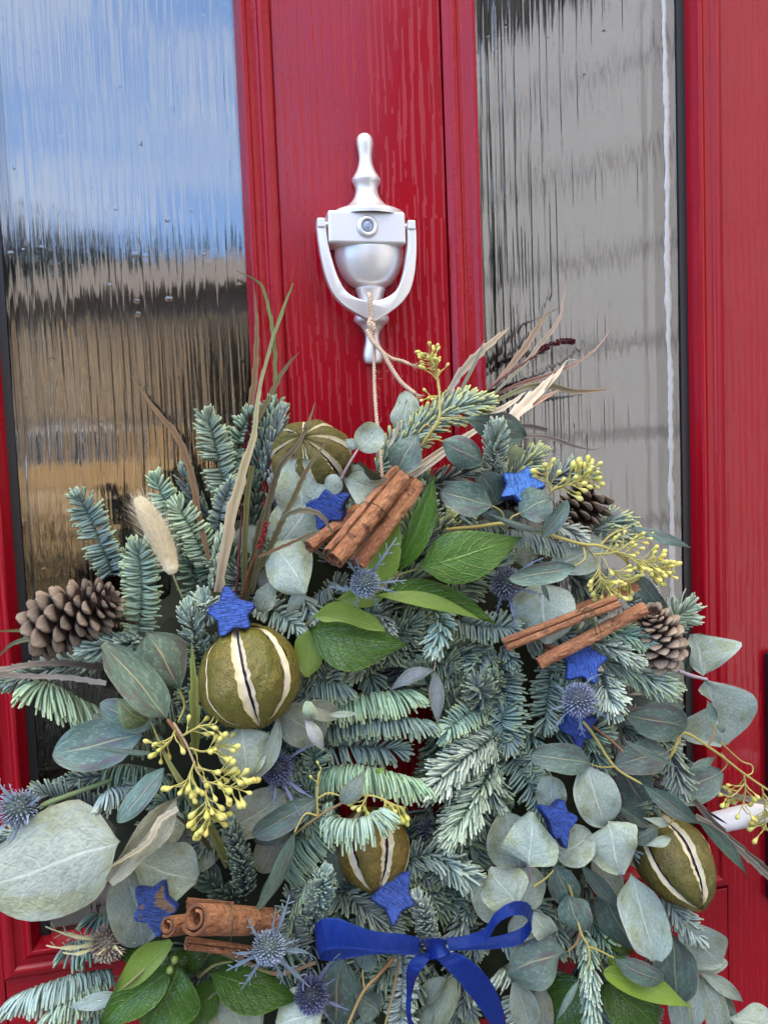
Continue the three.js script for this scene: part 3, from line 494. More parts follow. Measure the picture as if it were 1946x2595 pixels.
function lime(label, cpx, rpx, axis, spin, n, widths, mat, sq = [1, 1], open = []) {    // axis: [right, up, eye] direction of the blossom end; widths: half width in radians of each slit
  const c = P(cpx), m = mpp(c), r = rpx * m, eye = toEye(c), rt = UPV.clone().cross(eye).normalize(), up = eye.clone().cross(rt);
  const ax = rt.clone().multiplyScalar(axis[0]).addScaledVector(up, axis[1]).addScaledVector(eye, axis[2]).normalize();
  const e = eye.clone().addScaledVector(ax, -eye.dot(ax)).normalize(), f = ax.clone().cross(e), t = thing('dried_lime', label, 'dried lime', c, 'slit dried limes in the wreath');
  const at3 = (th, ph, rad) => { const s = Math.sin(th), k = rad * (1 + .12 * (vn(th * 1.7, ph * 1.1 + 9, cpx[0] | 0) - .5) + .022 * (vn(th * 7, ph * 6 + 9, 3 + cpx[0] | 0) - .5)); return V3().addScaledVector(ax, Math.cos(th) * k * sq[1]).addScaledVector(e, s * Math.cos(ph) * k * sq[0]).addScaledVector(f, s * Math.sin(ph) * k * sq[0]); };
  const NT = 44, step = 2 * Math.PI / n, hw = (k, th) => widths[(k % n + n) % n] * Math.pow(Math.sin(clamp((th - .12) / (Math.PI - .24)) * Math.PI), .8) / Math.max(.3, Math.sin(th)) * (.82 + .36 * vn(th * 5, k * 3.3, 433) + .4 * (vn(th * 13, k * 5, 435) - .5) + .2 * (vn(th * 40, k * 5, 437) - .5));
  const strip = (fa, fb, ra, rb, nu, ca, cb, wob) => { const pos = [], uv = [], idx = [], col = []; for (let i = 0; i <= NT; i++) { const th = .02 + (Math.PI - .04) * i / NT; for (let j = 0; j <= nu; j++) { const s = j / nu, p = at3(th, lerp(fa(th), fb(th), s), r * (lerp(ra(th), rb(th), s) + (wob ? wob(th, s) : 0))); pos.push(p.x, p.y, p.z); uv.push(lerp(fa(th), fb(th), s) * .5, th * .5); const cc = lerp3(ca, cb, s), k = .86 + .28 * vn(th * 30, s * 6 + ra(th) * 7, 419); col.push(cc[0] * k, cc[1] * k, cc[2] * k); if (i < NT && j < nu) { const a = i * (nu + 1) + j, b = a + nu + 1; idx.push(a, b, a + 1, b, b + 1, a + 1); } } } return geom(pos, idx, col, uv); };
  for (let k = 0; k < n; k++) {
    const p0 = spin + k * step, p1 = p0 + step, W = [1, 1, 1], Y = [.62, .52, .26];
    const ok = open[k] ?? .3, os = ok > .2 ? .25 : 0;
    part('rind_segment', strip((th) => p0 + hw(k, th), (th) => p1 - hw(k + 1, th), () => 1, () => 1, 14, W, W, (th, s) => (.03 + .03 * hash(k, 3, 427)) * Math.sin(Math.PI * s) - .02 + .03 * (vn(th * 6, s * 4 + k * 3, 421) - .5) - .02 * sst(.6, .8, vn(th * 11, s * 7 + k * 9, 429))), mat, t, false);
    const lip = strip((th) => p0 + hw(k, th), (th) => p0 - hw(k, th) * (os - ok), () => .985, (th) => .985 - Math.min(.2, hw(k, th) * .75), 4, Y, [.7, .66, .57]), lip2 = strip((th) => p0 - hw(k, th) * (os + ok), (th) => p0 - hw(k, th), (th) => .985 - Math.min(.2, hw(k, th) * .75), () => .985, 4, [.7, .66, .57], Y);
    part('pith', merge([lip, lip2]), pithMat, t, false);
    part('flesh', strip((th) => p0 - hw(k, th) * (os + ok + .04), (th) => p0 - hw(k, th) * (os - ok - .04), (th) => .985 - Math.min(.26, hw(k, th) * 1.1 + .01), (th) => .985 - Math.min(.26, hw(k, th) * 1.1 + .01), 4, [.09, .035, .02], [.06, .025, .015], (th, s) => .05 * (vn(th * 26, s * 4, 431) - .5)), fleshMat, t, false);
  }
  const nub = new THREE.SphereGeometry(r * .07, 12, 8); nub.scale(1.3, 1.3, .6); const at0 = ax.clone().multiplyScalar(-r * sq[1] * .99); nub.applyQuaternion(new THREE.Quaternion().setFromUnitVectors(V3(0, 0, 1), ax)); nub.translate(at0.x, at0.y, at0.z); part('stalk_scar', colorize(nub, [.3, .22, .08]), pithMat, t, false);
  return t;
}

// ---------------------------------------------------------------- cinnamon
const barkTex = tex(512, 512, (u, v, o) => { const f = .6 * fbm(u * 60, v * 9, 501, 4) + .4 * fbm(u * 30, v * 34, 503, 3), g = fbm(u * 6, v * 5, 505, 3), l = sst(.66, .78, vn(u * 150, v * 16, 507)), d = sst(.66, .76, fbm(u * 9, v * 11, 509, 3)), k = .6 + .7 * f; o[0] = lerp(.27, .42, g) * k; o[1] = lerp(.1, .185, g) * k; o[2] = lerp(.042, .085, g) * k; o[0] = lerp(o[0], .12, d * .8); o[1] = lerp(o[1], .042, d * .8); o[2] = lerp(o[2], .025, d * .8); o[0] += .1 * l; o[1] += .07 * l; o[2] += .04 * l; });
const barkBump = tex(512, 512, (u, v, o) => { o[0] = .6 * fbm(u * 50, v * 14, 511, 4) + .4 * fbm(u * 24, v * 40, 515, 3); }, false);
barkTex.repeat.set(1, 1); const barkMat = std({ map: barkTex, bumpMap: barkBump, bumpScale: .0022, roughness: .9 });
function quill(a, b, dpx, turns, rot, parent, double = true, name = 'cinnamon_stick') {     // a rolled quill between two pixel points
  const A = P(a), B = P(b), ax = B.clone().sub(A), L = ax.length(), r = dpx / 2 * mpp(A.clone().lerp(B, .4)), axn = ax.clone().normalize(), eye = toEye(A), s = axn.clone().cross(eye).normalize(), n = s.clone().cross(axn), th = Math.min(.0019, r * .24);
  const mid = [], N = 60;                                       // cross-section: a scroll rolled in from both edges, or from one
  for (let i = 0; i <= N; i++) { const t = i / N * 2 - 1; if (double) { const sg = t < 0 ? -1 : 1, k = Math.abs(t); if (k < .2) mid.push([sg * .5 * k / .2, -.5]); else { const kk = (k - .2) / .8, ang = -Math.PI / 2 + kk * turns * Math.PI * 2, rad = .5 - .27 * kk; mid.push([sg * (.5 + rad * Math.cos(ang)), rad * Math.sin(ang)]); } } else { const k = (t + 1) / 2, ang = k * turns * Math.PI * 2 + rot, rad = 1 - .58 * k; mid.push([Math.cos(ang) * rad, Math.sin(ang) * rad]); } }
  const outl = [], inl = []; mid.forEach((p, i) => { const p0 = mid[Math.max(0, i - 1)], p1 = mid[Math.min(N, i + 1)], dx = p1[0] - p0[0], dy = p1[1] - p0[1], l = Math.hypot(dx, dy) || 1, k = th / r / 2; outl.push([p[0] + dy / l * k, p[1] - dx / l * k]); inl.push([p[0] - dy / l * k, p[1] + dx / l * k]); });
  const loop = [...outl, ...inl.reverse()], M = loop.length, K = 22, pos = [], uv = [], idx = [], q = rng(a[0] | 0), cr = Math.cos(double ? rot : 0), sr = Math.sin(double ? rot : 0);
  for (let i = 0; i <= K; i++) { const t = i / K, k = 1 + .1 * (vn(t * 4, a[0], 521) - .5), bow = .03 * Math.sin(t * 3.1 + a[0]) * L; for (let j = 0; j <= M; j++) { const [x0, y0] = loop[j % M], x = x0 * cr - y0 * sr, y = x0 * sr + y0 * cr, w = 1 + .07 * (vn(t * 7 + x * 2, y * 3 + a[1], 523) - .5), e = i === 0 || i === K ? .0012 * (vn(x * 4 + 7, y * 4 + a[0], 525) - .5) : 0; const p = A.clone().addScaledVector(ax, t).addScaledVector(s, x * r * k * w).addScaledVector(n, y * r * k * w + bow * .3).addScaledVector(axn, e); pos.push(p.x, p.y, p.z); uv.push(j / M * 2, t * L / .07); if (i < K && j < M) { const u0 = i * (M + 1) + j, v0 = u0 + M + 1; idx.push(u0, u0 + 1, v0, v0, u0 + 1, v0 + 1); } } }
  for (const i of [0, K]) { const o = i * (M + 1); for (let j = 0; j < N; j++) { const a0 = o + j, b0 = o + M - 1 - j, q0 = [a0, a0 + 1, b0 - 1], q1 = [a0, b0 - 1, b0]; if (i) { q0.reverse(); q1.reverse(); } idx.push(...q0, ...q1); } }
  return part(name, toCreasedNormals(geom(pos, idx, null, uv), .9), barkMat, parent);
}
const wireMat = std({ color: lin(.03, .085, .04), roughness: .4, metalness: .3 });
function wire(path, parent, r = .00032) { return part('wire', new THREE.TubeGeometry(spline(path.map(P)), path.length * 8, r, 5), wireMat, parent); }

// ---------------------------------------------------------------- painted wooden stars
const blueFace = (lo) => tex(512, 512, (u, v, o) => { const f = fbm(u * 10, v * 90, 601, 4), g = fbm(u * 6, v * 6, 605, 4), cr = sst(.66, .72, vn(u * 12, v * 120, 607) * .7 + .3 * fbm(u * 40, v * 40, 609, 2)), b = sst(lo, lo + .05, fbm(u * 5, v * 5, 611, 5) + .1 * (f - .5)); const k = .7 + .5 * f; o[0] = lerp(.022, .035, g) * k; o[1] = lerp(.06, .105, g) * k; o[2] = lerp(.34, .47, g) * k; for (let i = 0; i < 3; i++) o[i] *= 1 - .45 * cr; o[0] = lerp(o[0], .33, b); o[1] = lerp(o[1], .17, b); o[2] = lerp(o[2], .1, b); });
const blueTex = blueFace(.84), blueWorn = blueFace(.63);
const blueBump = tex(512, 512, (u, v, o) => { o[0] = .55 * fbm(u * 9, v * 70, 613, 4) + .45 * fbm(u * 22, v * 22, 615, 3) - .4 * sst(.66, .72, vn(u * 12, v * 120, 607) * .7 + .3 * fbm(u * 40, v * 40, 609, 2)); }, false);
for (const t of [blueTex, blueWorn, blueBump]) t.repeat.set(1 / .05, 1 / .05);
const blueTones = [[.6, .68, .68], [.95, 1.05, .95], [.56, .64, .64], [2, 2.2, 1.3]].map((c) => std({ map: blueTex, bumpMap: blueBump, bumpScale: .0016, roughness: .6, color: lin(...c) }));  // copies of one blue; low factors put shade into the colour of shaded stars
blueTones.push(std({ map: blueWorn, bumpMap: blueBump, bumpScale: .0016, roughness: .7, color: lin(.4, .46, .42) }));
const blueEdge = std({ map: blueTex, bumpMap: blueBump, bumpScale: .0016, roughness: .7, color: lin(.5, .55, .55) }), bareWood = std({ color: lin(.32, .17, .1), roughness: .85, bumpMap: blueBump, bumpScale: .001 });
function star(label, cx, cy, z, points, tilt, mat, grain = 0, bare = []) {    // five tips in pixels round the centre, in order
  const c = P([cx, cy, z]), m = mpp(c), t = thing('wooden_star', label, 'star', c, 'blue wooden stars in the wreath'), eye = toEye(c), rt = UPV.clone().cross(eye).normalize(), up = eye.clone().cross(rt);
  const tips = points.map(([x, y]) => [(x - cx) * m, -(y - cy) * m]), s = new THREE.Shape(), K = 5;
  const inner = tips.map((p, i) => { const q = tips[(i + 1) % K]; return [(p[0] + q[0]) * .355, (p[1] + q[1]) * .355]; });
  const mv = (a, b, k) => [lerp(a[0], b[0], k), lerp(a[1], b[1], k)];
  for (let i = 0; i < K; i++) { const p = tips[i], a = inner[(i + K - 1) % K], b = inner[i], p0 = mv(p, a, .2), p1 = mv(p, b, .2), nx = tips[(i + 1) % K], b1 = mv(b, nx, .12); i ? s.lineTo(...p0) : s.moveTo(...p0); s.quadraticCurveTo(p[0], p[1], ...p1); s.lineTo(...mv(b, p, .12)); s.quadraticCurveTo(b[0], b[1], ...b1); }
  const d = .0085, g = new THREE.ExtrudeGeometry(s, { depth: d, bevelEnabled: true, bevelSize: .0011, bevelThickness: .0012, bevelSegments: 2, curveSegments: 5 }), p = g.attributes.position, uv = g.attributes.uv, cg = Math.cos(grain), sg = Math.sin(grain);
  for (let i = 0; i < p.count; i++) { const x = p.getX(i), y = p.getY(i); uv.setXY(i, x * cg - y * sg + cx * .013, x * sg + y * cg + cy * .017 + p.getZ(i)); p.setXYZ(i, x + .0012 * (vn(x * 500 + 50, y * 500 + 50, 621) - .5), y + .0012 * (vn(x * 500 + 90, y * 500 + 20, 623) - .5), p.getZ(i) - d); }
  g.computeVertexNormals();
  const B = new THREE.Matrix4().makeBasis(rt, up, eye); g.applyMatrix4(new THREE.Matrix4().makeRotationFromEuler(new THREE.Euler(tilt[0], tilt[1], 0))); g.applyMatrix4(B);
  part('painted_body', g, [mat, blueEdge], t, false);
  for (const [bx, by, br] of bare) { const sg2 = new THREE.SphereGeometry(br * m, 14, 8); sg2.scale(1, 1, .12); sg2.translate((bx - cx) * m, -(by - cy) * m, .0012); sg2.applyMatrix4(new THREE.Matrix4().makeRotationFromEuler(new THREE.Euler(tilt[0], tilt[1], 0))); sg2.applyMatrix4(B); planeUV(sg2); part('bare_knot', sg2, bareWood, t, false); }
  return t;
}

// ---------------------------------------------------------------- pine cones
const coneMat = std({ vertexColors: true, roughness: .8 });
function scaleGeo(open) {                                       // one woody scale, root at 0, growing along +y, thickened pale tip
  const pos = [], col = [], idx = [], N = 9, M = 6, ww = [.3, .42, .55, .7, .86, .98, 1, .93, .72, .34], tk = [.14, .13, .13, .14, .18, .27, .36, .34, .22, .06];
  for (let s = 0; s < 2; s++) for (let i = 0; i <= N; i++) for (let j = 0; j <= M; j++) {
    const v = j / M * 2 - 1, t = i / N, w = ww[i] * .42, k = tk[i] * (1 - .55 * v * v), dish = -.1 * Math.sin(t * 2.4) + .1 * v * v;
    pos.push(v * w, t, dish + (s ? -k * .5 : k * .5) + (i > 6 && !s ? .05 * (1 - v * v) : 0));
    const tip = sst(.68, .84, t) * (s ? .75 : 1), r = .75 + .5 * vn(t * 9, v * 4 + s * 9, 701), c = lerp3(s ? [.035, .015, .01] : [.06, .03, .02], [.44, .35, .27], tip * (1 - .25 * Math.abs(v))); col.push(c[0] * r, c[1] * r, c[2] * r);
  }
  const row = M + 1, off = row * (N + 1);
  for (let s = 0; s < 2; s++) for (let i = 0; i < N; i++) for (let j = 0; j < M; j++) { const a = s * off + i * row + j, b = a + row; s ? idx.push(a, b, a + 1, b, b + 1, a + 1) : idx.push(a, a + 1, b, b, a + 1, b + 1); }
  for (let i = 0; i < N; i++) { idx.push(i * row, (i + 1) * row, i * row + off, (i + 1) * row, (i + 1) * row + off, i * row + off); const a = i * row + M; idx.push(a, a + off, a + row, a + row, a + off, a + row + off); }
  for (let j = 0; j < M; j++) { const a = N * row + j; idx.push(a, a + 1, a + off, a + 1, a + 1 + off, a + off); }
  return geom(pos, idx, col);
}
const SCALE = scaleGeo();
function pineCone(label, base, tip, rpx, n, open, tints, seed, o = {}) {   // base and tip of the axis in pixels, greatest radius, scale count, opening angle at base and tip
  const A = P(base), B = P(tip), ax = B.clone().sub(A), L = ax.length(), axn = ax.clone().normalize(), r = rpx * mpp(A), e = toEye(A), s = axn.clone().cross(e).normalize(), f = s.clone().cross(axn), t = thing('pine_cone', label, 'pine cone', A, 'pine cones in the wreath'), q = rng(seed);
  part('core', tube([A.clone().addScaledVector(axn, -L * .05), A.clone().addScaledVector(axn, L * .5), B.clone().addScaledVector(axn, -L * .05)], r * .3, r * .16, [.05, .025, .016], 8, 10), coneMat, t);
  const mats = tints.map((c) => std({ vertexColors: true, roughness: .8, color: lin(...c) }));
  for (let i = 0; i < n; i++) {
    const k = (i + .5) / n, a = i * 2.39996 + .2 * (q() - .5), y = Math.pow(k, .9), rad = s.clone().multiplyScalar(Math.cos(a)).addScaledVector(f, Math.sin(a)), ang = lerp(open[0], open[1], Math.pow(k, 1.2)) * Math.PI / 180 + .12 * (q() - .5), dir = axn.clone().multiplyScalar(Math.cos(ang)).addScaledVector(rad, Math.sin(ang));
    const len = r * (.98 - .1 * Math.abs(k - .3) - .48 * Math.pow(k, 3)) * (.92 + .16 * q()), out = rad.clone().multiplyScalar(Math.sin(ang)).addScaledVector(axn, Math.cos(ang)), nn = axn.clone().multiplyScalar(Math.sin(ang)).addScaledVector(rad, -Math.cos(ang)), xx = dir.clone().cross(nn);
    const m = new THREE.Mesh(SCALE, mats[Math.floor(q() * mats.length)]); m.name = 'scale'; m.castShadow = m.receiveShadow = true;
    const w = len * (o.w || .7) * (.92 + .16 * q()) * (1.05 - .25 * k), M4 = new THREE.Matrix4().makeBasis(xx.multiplyScalar(w), dir.clone().multiplyScalar(len), nn.negate().multiplyScalar(-len * (o.thick || .5))); M4.setPosition(t.worldToLocal(A.clone().addScaledVector(axn, L * (.02 + .9 * y))));
    m.applyMatrix4(M4); t.add(m);
  }
  return t;
}

// ---------------------------------------------------------------- sea holly
const hollyMat = std({ vertexColors: true, roughness: .6 });
function seaHolly(label, cpx, rpx, axis, cols, bracts, o = {}) {   // axis [right, up, eye]; bracts: [tipx, tipy, tipz, width]
  const c = P(cpx), m = mpp(c), r = rpx * .86 * m, eye = toEye(c), rt = UPV.clone().cross(eye).normalize(), up = eye.clone().cross(rt), ax = rt.clone().multiplyScalar(axis[0]).addScaledVector(up, axis[1]).addScaledVector(eye, axis[2]).normalize(), e = (Math.abs(ax.y) < .9 ? V3(0, 1, 0) : V3(1, 0, 0)).cross(ax).normalize(), f = ax.clone().cross(e), t = thing('sea_holly', label, 'thistle', c, 'sea holly heads in the wreath'), q = rng(cpx[0] | 0);
  const el = o.el || 1.15, core = new THREE.SphereGeometry(r * .72, 20, 14); core.scale(1, el, 1); core.applyMatrix4(new THREE.Matrix4().makeBasis(e, ax, f.clone().negate())); part('cone', colorize(core, cols[0]), hollyMat, t, false);
  const A = { pos: [], col: [], idx: [] }, n = o.n || 190;
  for (let i = 0; i < n; i++) {
    const k = 1 - 1.75 * (i + .5) / n, a = i * 2.39996, s = Math.sqrt(Math.max(0, 1 - k * k)), d = e.clone().multiplyScalar(Math.cos(a) * s).addScaledVector(f, Math.sin(a) * s).addScaledVector(ax, k), S = e.clone().multiplyScalar(Math.cos(a) * s).addScaledVector(f, Math.sin(a) * s).addScaledVector(ax, k * el).multiplyScalar(r * .7);
    d.x += .25 * (q() - .5); d.y += .25 * (q() - .5); d.z += .25 * (q() - .5); d.normalize();
    const L = r * (.3 + .1 * q()), C = { a: cols[1], b: cols[2], t: cols[3] }; pushNeedle(A, S, d, d, L, r * (.05 + .022 * q()), Math.abs(d.y) < .8 ? V3(0, 1, 0) : V3(1, 0, 0), C, .75 + .5 * q());
    pushNeedle(A, S.clone().addScaledVector(e, r * .04), d, d.clone().addScaledVector(ax, .3).normalize(), L * 1.25, r * .013, V3(.3, .8, .5), { a: cols[2], b: cols[2], t: cols[3] }, 1);
  }
  part('floret_head', geom(A.pos, A.idx, A.col), hollyMat, t, false, true);
  for (const [x, y, z, w, bend = 0] of bracts) {
    const tip = P([x, y, z]), base = c.clone().addScaledVector(tip.clone().sub(c).normalize(), r * .55).addScaledVector(ax, -r * .3), dir = tip.clone().sub(base), L = dir.length(), s = dir.clone().normalize().cross(toEye(base)).normalize(), nn = s.clone().cross(dir.clone().normalize()), pos = [], col = [], idx = [], N = 16;
    for (let i = 0; i <= N; i++) { const u = i / N, h = w * 1.2 * m * .5 * (1 - .85 * u) * (.75 + .25 * Math.sin(u * 14)), p = base.clone().addScaledVector(dir, u).addScaledVector(s, bend * m * 4 * u * (1 - u)).addScaledVector(nn, .003 * Math.sin(Math.PI * u)); for (const [v, zz] of [[-1, .0], [0, -.25], [1, 0]]) { for (const sd of [1, -1]) { pos.push(p.x + s.x * v * h + nn.x * (zz * h + sd * .0002), p.y + s.y * v * h + nn.y * (zz * h + sd * .0002), p.z + s.z * v * h + nn.z * (zz * h + sd * .0002)); const k = (v ? 1 : 1.25) * (.85 + .3 * vn(u * 8, v, 711)), cc = lerp3(o.br ? o.br[0] : cols[1], o.br ? o.br[1] : cols[2], u); col.push(cc[0] * k, cc[1] * k, cc[2] * k); } } if (i < N) { const a = i * 6, b = a + 6; for (const d of [0, 2]) idx.push(a + d, a + d + 2, b + d, b + d, a + d + 2, b + d + 2, a + d + 1, b + d + 1, a + d + 3, b + d + 1, b + d + 3, a + d + 3); } }
    const B = { pos, col, idx };
    for (const [u, sd] of [[.3, 1], [.42, -1], [.58, 1], [.66, -1], [.8, 1]]) { const p = base.clone().addScaledVector(dir, u).addScaledVector(s, bend * m * 4 * u * (1 - u)), D = s.clone().multiplyScalar(sd).addScaledVector(dir.clone().normalize(), 1.1).normalize(); const k = { a: cols[2], b: cols[2], t: cols[3] }; pushNeedle(B, p, D, D, L * .16, w * m * .09, nn, k, 1); }
    part('bract', geom(pos, idx, col), hollyMat, t);
  }
  if (o.stem) part('stem', tube(o.stem.map(P), .0021, .0017, [.16, .22, .09], 12, 8), stemMat, t);
  return t;
}

// ---------------------------------------------------------------- door knocker with spyhole
{
  const c = V3(-.005, 1.5862, 0), mm = .001, fx = -.0095;
  const t = thing('door_knocker', 'satin silver urn door knocker with a spyhole, hung with twine', 'door knocker', c.clone());
  const body = (pts, zs, y0) => { const g = new THREE.LatheGeometry(pts.map(([r, y]) => new THREE.Vector2(r * mm, y * mm)), 40); g.scale(1, 1, zs); g.translate(c.x, c.y, .004); return g; };
  const sm = (pts, n) => new THREE.CatmullRomCurve3(pts.map(([a, b]) => V3(a, b, 0)), false, 'centripetal').getPoints(n).map((p) => [Math.max(0, p.x), p.y]);
  part('finial', body(sm([[31.5, 9], [31.4, 12.8], [28, 15.2], [21.5, 17.6], [16, 20.8], [12.2, 25], [10, 29.6], [9.3, 33.5], [10, 36.8], [11.6, 40], [12, 42], [10.9, 44], [8.2, 48.5], [6, 55], [5.5, 61], [6.3, 67], [6.9, 72], [6.3, 76], [3.6, 79], [0, 79.8]], 90), .8), satin, t);
  part('bowl', body(sm([[0, -88], [2, -110.5], [6.6, -109.2], [8.2, -104], [7.6, -98], [6, -91], [6, -85.5], [9.4, -79], [14.2, -74.5], [14.6, -71], [12, -67.5], [9.8, -62], [10.4, -55], [12.4, -49.5], [13, -47.8], [12.2, -47.2], [18, -43.5], [24, -36], [28, -26], [29, -18], [29, -15.5]].slice(1), 110), .68), satin, t);
  const bx = rbox(fx - .032, fx + .032, c.y - .0155, c.y + .0105, .0005, .0245, .0022, 4);
  part('hinge_block', bx, satin, t);
  part('spyhole', new THREE.LatheGeometry([[5, 0], [8.8, 0], [8.6, 1.4], [7.2, 2.4], [5.6, 2.5], [5.0, 1.4], [4.6, .3]].map(([a, b]) => new THREE.Vector2(a * mm, b * mm)), 36).rotateX(Math.PI / 2).translate(fx, c.y - .0022, .0244), satin, t);
  part('lens', new THREE.SphereGeometry(.0047, 20, 12).scale(1, 1, .35).translate(fx, c.y - .0022, .0248), phy({ color: lin(.25, .3, .42), roughness: .05, ior: 1.9 }), t);
  { // the striker: a heavy pointed ring hanging from two pivots
    const o = [], i = [], out = [[-40.5, 1], [-40.2, -10], [-38.8, -24], [-36, -38], [-31, -50], [-23, -58.5], [-11, -66], [0, -71.5]], inn = [[-34.2, 1], [-33.6, -12], [-31, -26], [-27.5, -38], [-22, -48], [-14, -53.5], [-6, -56], [0, -56.5]];
    const f = (l) => new THREE.CatmullRomCurve3(l.map(([a, b]) => V3(a, b, 0)), false, 'centripetal').getPoints(26);
    const L = f(out), I = f(inn), s = new THREE.Shape(); L.forEach((p, k) => k ? s.lineTo(p.x * mm, p.y * mm) : s.moveTo(p.x * mm, p.y * mm));
    L.slice(0, -1).reverse().forEach((p) => s.lineTo(-p.x * mm, p.y * mm)); I.forEach((p) => s.lineTo(-p.x * mm, p.y * mm)); I.slice(0, -1).reverse().forEach((p) => s.lineTo(p.x * mm, p.y * mm)); s.closePath();
    const g = new THREE.ExtrudeGeometry(s, { depth: .0055, bevelEnabled: true, bevelSize: .0006, bevelThickness: .0009, bevelSegments: 3, curveSegments: 8 }).scale(1, 1.07, 1).rotateX(.02).rotateZ(.045).translate(fx, c.y - .001, .0165);
    part('striker', toCreasedNormals(g, .6), satin, t);
    for (const k of [-1, 1]) part('pivot', merge([rbox(fx + k * .0373 - .0034, fx + k * .0373 + .0034, c.y - .0035, c.y + .0042, .0135, .0242, .0012), new THREE.CylinderGeometry(.0026, .0026, .006, 14).rotateZ(Math.PI / 2).translate(fx + k * .0345, c.y, .019)]), satin, t);
  }
}
// ---------------------------------------------------------------- twine
const twineMat = std({ vertexColors: true, roughness: .95 });
function twine(parent, path, r = .0013, fray = 60, end = 0) {
  const c = spline(path.map(P)), L = c.getLength(), g = [], q = rng(path[0][1] | 0), seg = Math.round(L / .0012);
  for (let k = 0; k < 2; k++) { const pts = []; const fr = c.computeFrenetFrames(seg, false); for (let i = 0; i <= seg; i++) { const a = i / seg * L / .0048 * 6.283 + k * Math.PI, p = c.getPointAt(i / seg); pts.push(p.addScaledVector(fr.normals[i], Math.cos(a) * r * .55).addScaledVector(fr.binormals[i], Math.sin(a) * r * .55)); } g.push(tube(new THREE.CatmullRomCurve3(pts), r * .72, r * .7, [.62, .46, .33], seg * 2, 6)); }
  part('strand', merge(g), twineMat, parent);
  const h = [];
  for (let i = 0; i < fray + end; i++) { const t = i < fray ? q() : .97 + .03 * q(), p = c.getPointAt(t), T = c.getTangentAt(t), d = V3(q() - .5, q() - .5, .3 * (q() - .2)).normalize().addScaledVector(T, i < fray ? .5 : 2.2).normalize(), l = (i < fray ? .0022 + .007 * q() * q() : .006 + .003 * q()); h.push(tube([p, p.clone().addScaledVector(d, l * .5).addScaledVector(T, l * .12), p.clone().addScaledVector(d, l).addScaledVector(V3(q() - .5, q() - .5, 0), l * .5)], i < fray ? .00007 : .0002, .00005, [.58, .42, .28], 5, 4)); }
  part('fibre', merge(h), twineMat, parent, true, true);
}
{
  const t = thing('hanging_twine', 'hairy jute twine knotted round the knocker ring, holding the wreath', 'twine', at(941, 790, 28));
  twine(t, [[934, 745, 20], [938, 752, 29], [939, 775, 30], [941, 800, 29], [943, 822, 28]], .0015, 30);
  twine(t, [[941, 806, 30], [935, 822, 32], [947, 836, 32], [938, 846, 30], [943, 818, 33], [949, 838, 33]], .0017, 50);
  twine(t, [[945, 838, 30], [948, 870, 30], [948, 930, 33], [950, 1000, 40], [955, 1065, 48], [962, 1130, 56], [968, 1210, 60]], .0013, 70);
  twine(t, [[938, 838, 31], [945, 862, 33], [962, 885, 34], [992, 908, 35], [1018, 915, 35], [1040, 924, 36]], .0013, 40, 26);
  twine(t, [[930, 836, 32], [942, 862, 35], [968, 892, 37], [990, 930, 39], [1016, 968, 42], [1052, 998, 46]], .0016, 60, 34);
}
// ---------------------------------------------------------------- wreath ring (moss and straw, mostly hidden)
{
  const pos = [], col = [], idx = [], U = 96, V = 20, C = at(985, 1975, 30), mx = mpp(C);
  for (let i = 0; i <= U; i++) for (let j = 0; j <= V; j++) {
    const a = i / U * 2 * Math.PI, b = j / V * 2 * Math.PI, rx = (400 + 235 * Math.cos(b)) * mx, ry = (520 + 255 * Math.cos(b)) * mx, k = 1 + .12 * (vn(a * 14, b * 6, 801) - .5);
    pos.push(C.x + Math.cos(a) * rx * k - .012 * Math.cos(b), C.y + Math.sin(a) * ry * k, .02 + (.02 + .008 * vn(a * 20, b * 8, 803)) * Math.sin(b)); const c = .6 + .8 * vn(a * 60, b * 20, 805); col.push(.03 * c, .033 * c, .018 * c);
    if (i < U && j < V) { const p = i * (V + 1) + j, r = p + V + 1; idx.push(p, r, p + 1, r, r + 1, p + 1); }
  }
  solo('wreath_ring', 'dark moss padded ring that the whole wreath is tied to', 'wreath base', geom(pos, idx, col), dryMat);
}
// ---------------------------------------------------------------- fir
fir('standing above the open pine cone', [[290, 1460, 50], [258, 1385, 58], [228, 1310, 62], [206, 1268, 66]], 84, 'c', 'm', { droop: .25 });
fir('rising close beside the open pine cone', [[352, 1600, 62], [360, 1500, 72], [352, 1393, 78]], 96, 'c', 'g', { a: 80, n: 1.3 });
fir('half hidden behind the sprig beside the open cone', [[342, 1490, 48], [328, 1450, 50], [312, 1418, 52]], 50, 'b', 'm');
fir('behind the cream bunny tail', [[470, 1380, 50], [430, 1300, 56], [398, 1222, 60]], 78, 'c', 'g');
fir('beside the cream bunny tail', [[530, 1430, 58], [490, 1350, 64], [455, 1290, 68]], 86, 'c', 'g');
fir('tall one beside the long brown blade', [[590, 1290, 50], [562, 1200, 56], [545, 1125, 60], [528, 1064, 62]], 86, 'c', 'm', { n: 1.3 });
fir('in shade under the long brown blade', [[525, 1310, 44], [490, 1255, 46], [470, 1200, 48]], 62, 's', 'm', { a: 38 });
fir('leaning against the pale wide blade', [[552, 1345, 60], [565, 1280, 66], [588, 1228, 70]], 58, 'c', 'm');
fir('between the pale blade and the thin catkin', [[590, 1210, 46], [603, 1125, 50], [632, 1052, 52]], 66, 'c', 'm');
fir('standing behind the green blade at the door moulding', [[648, 1210, 40], [668, 1130, 44], [690, 1044, 46]], 80, 'b', 'm');
fir('scaly one touching the topmost lime', [[672, 1220, 52], [690, 1130, 56], [716, 1046, 54]], 58, 's', 'm', { a: 34 });
fir('deep behind the toothed blades', [[640, 1340, 40], [652, 1280, 42], [655, 1215, 44]], 52, 's', 'd', { a: 36 });
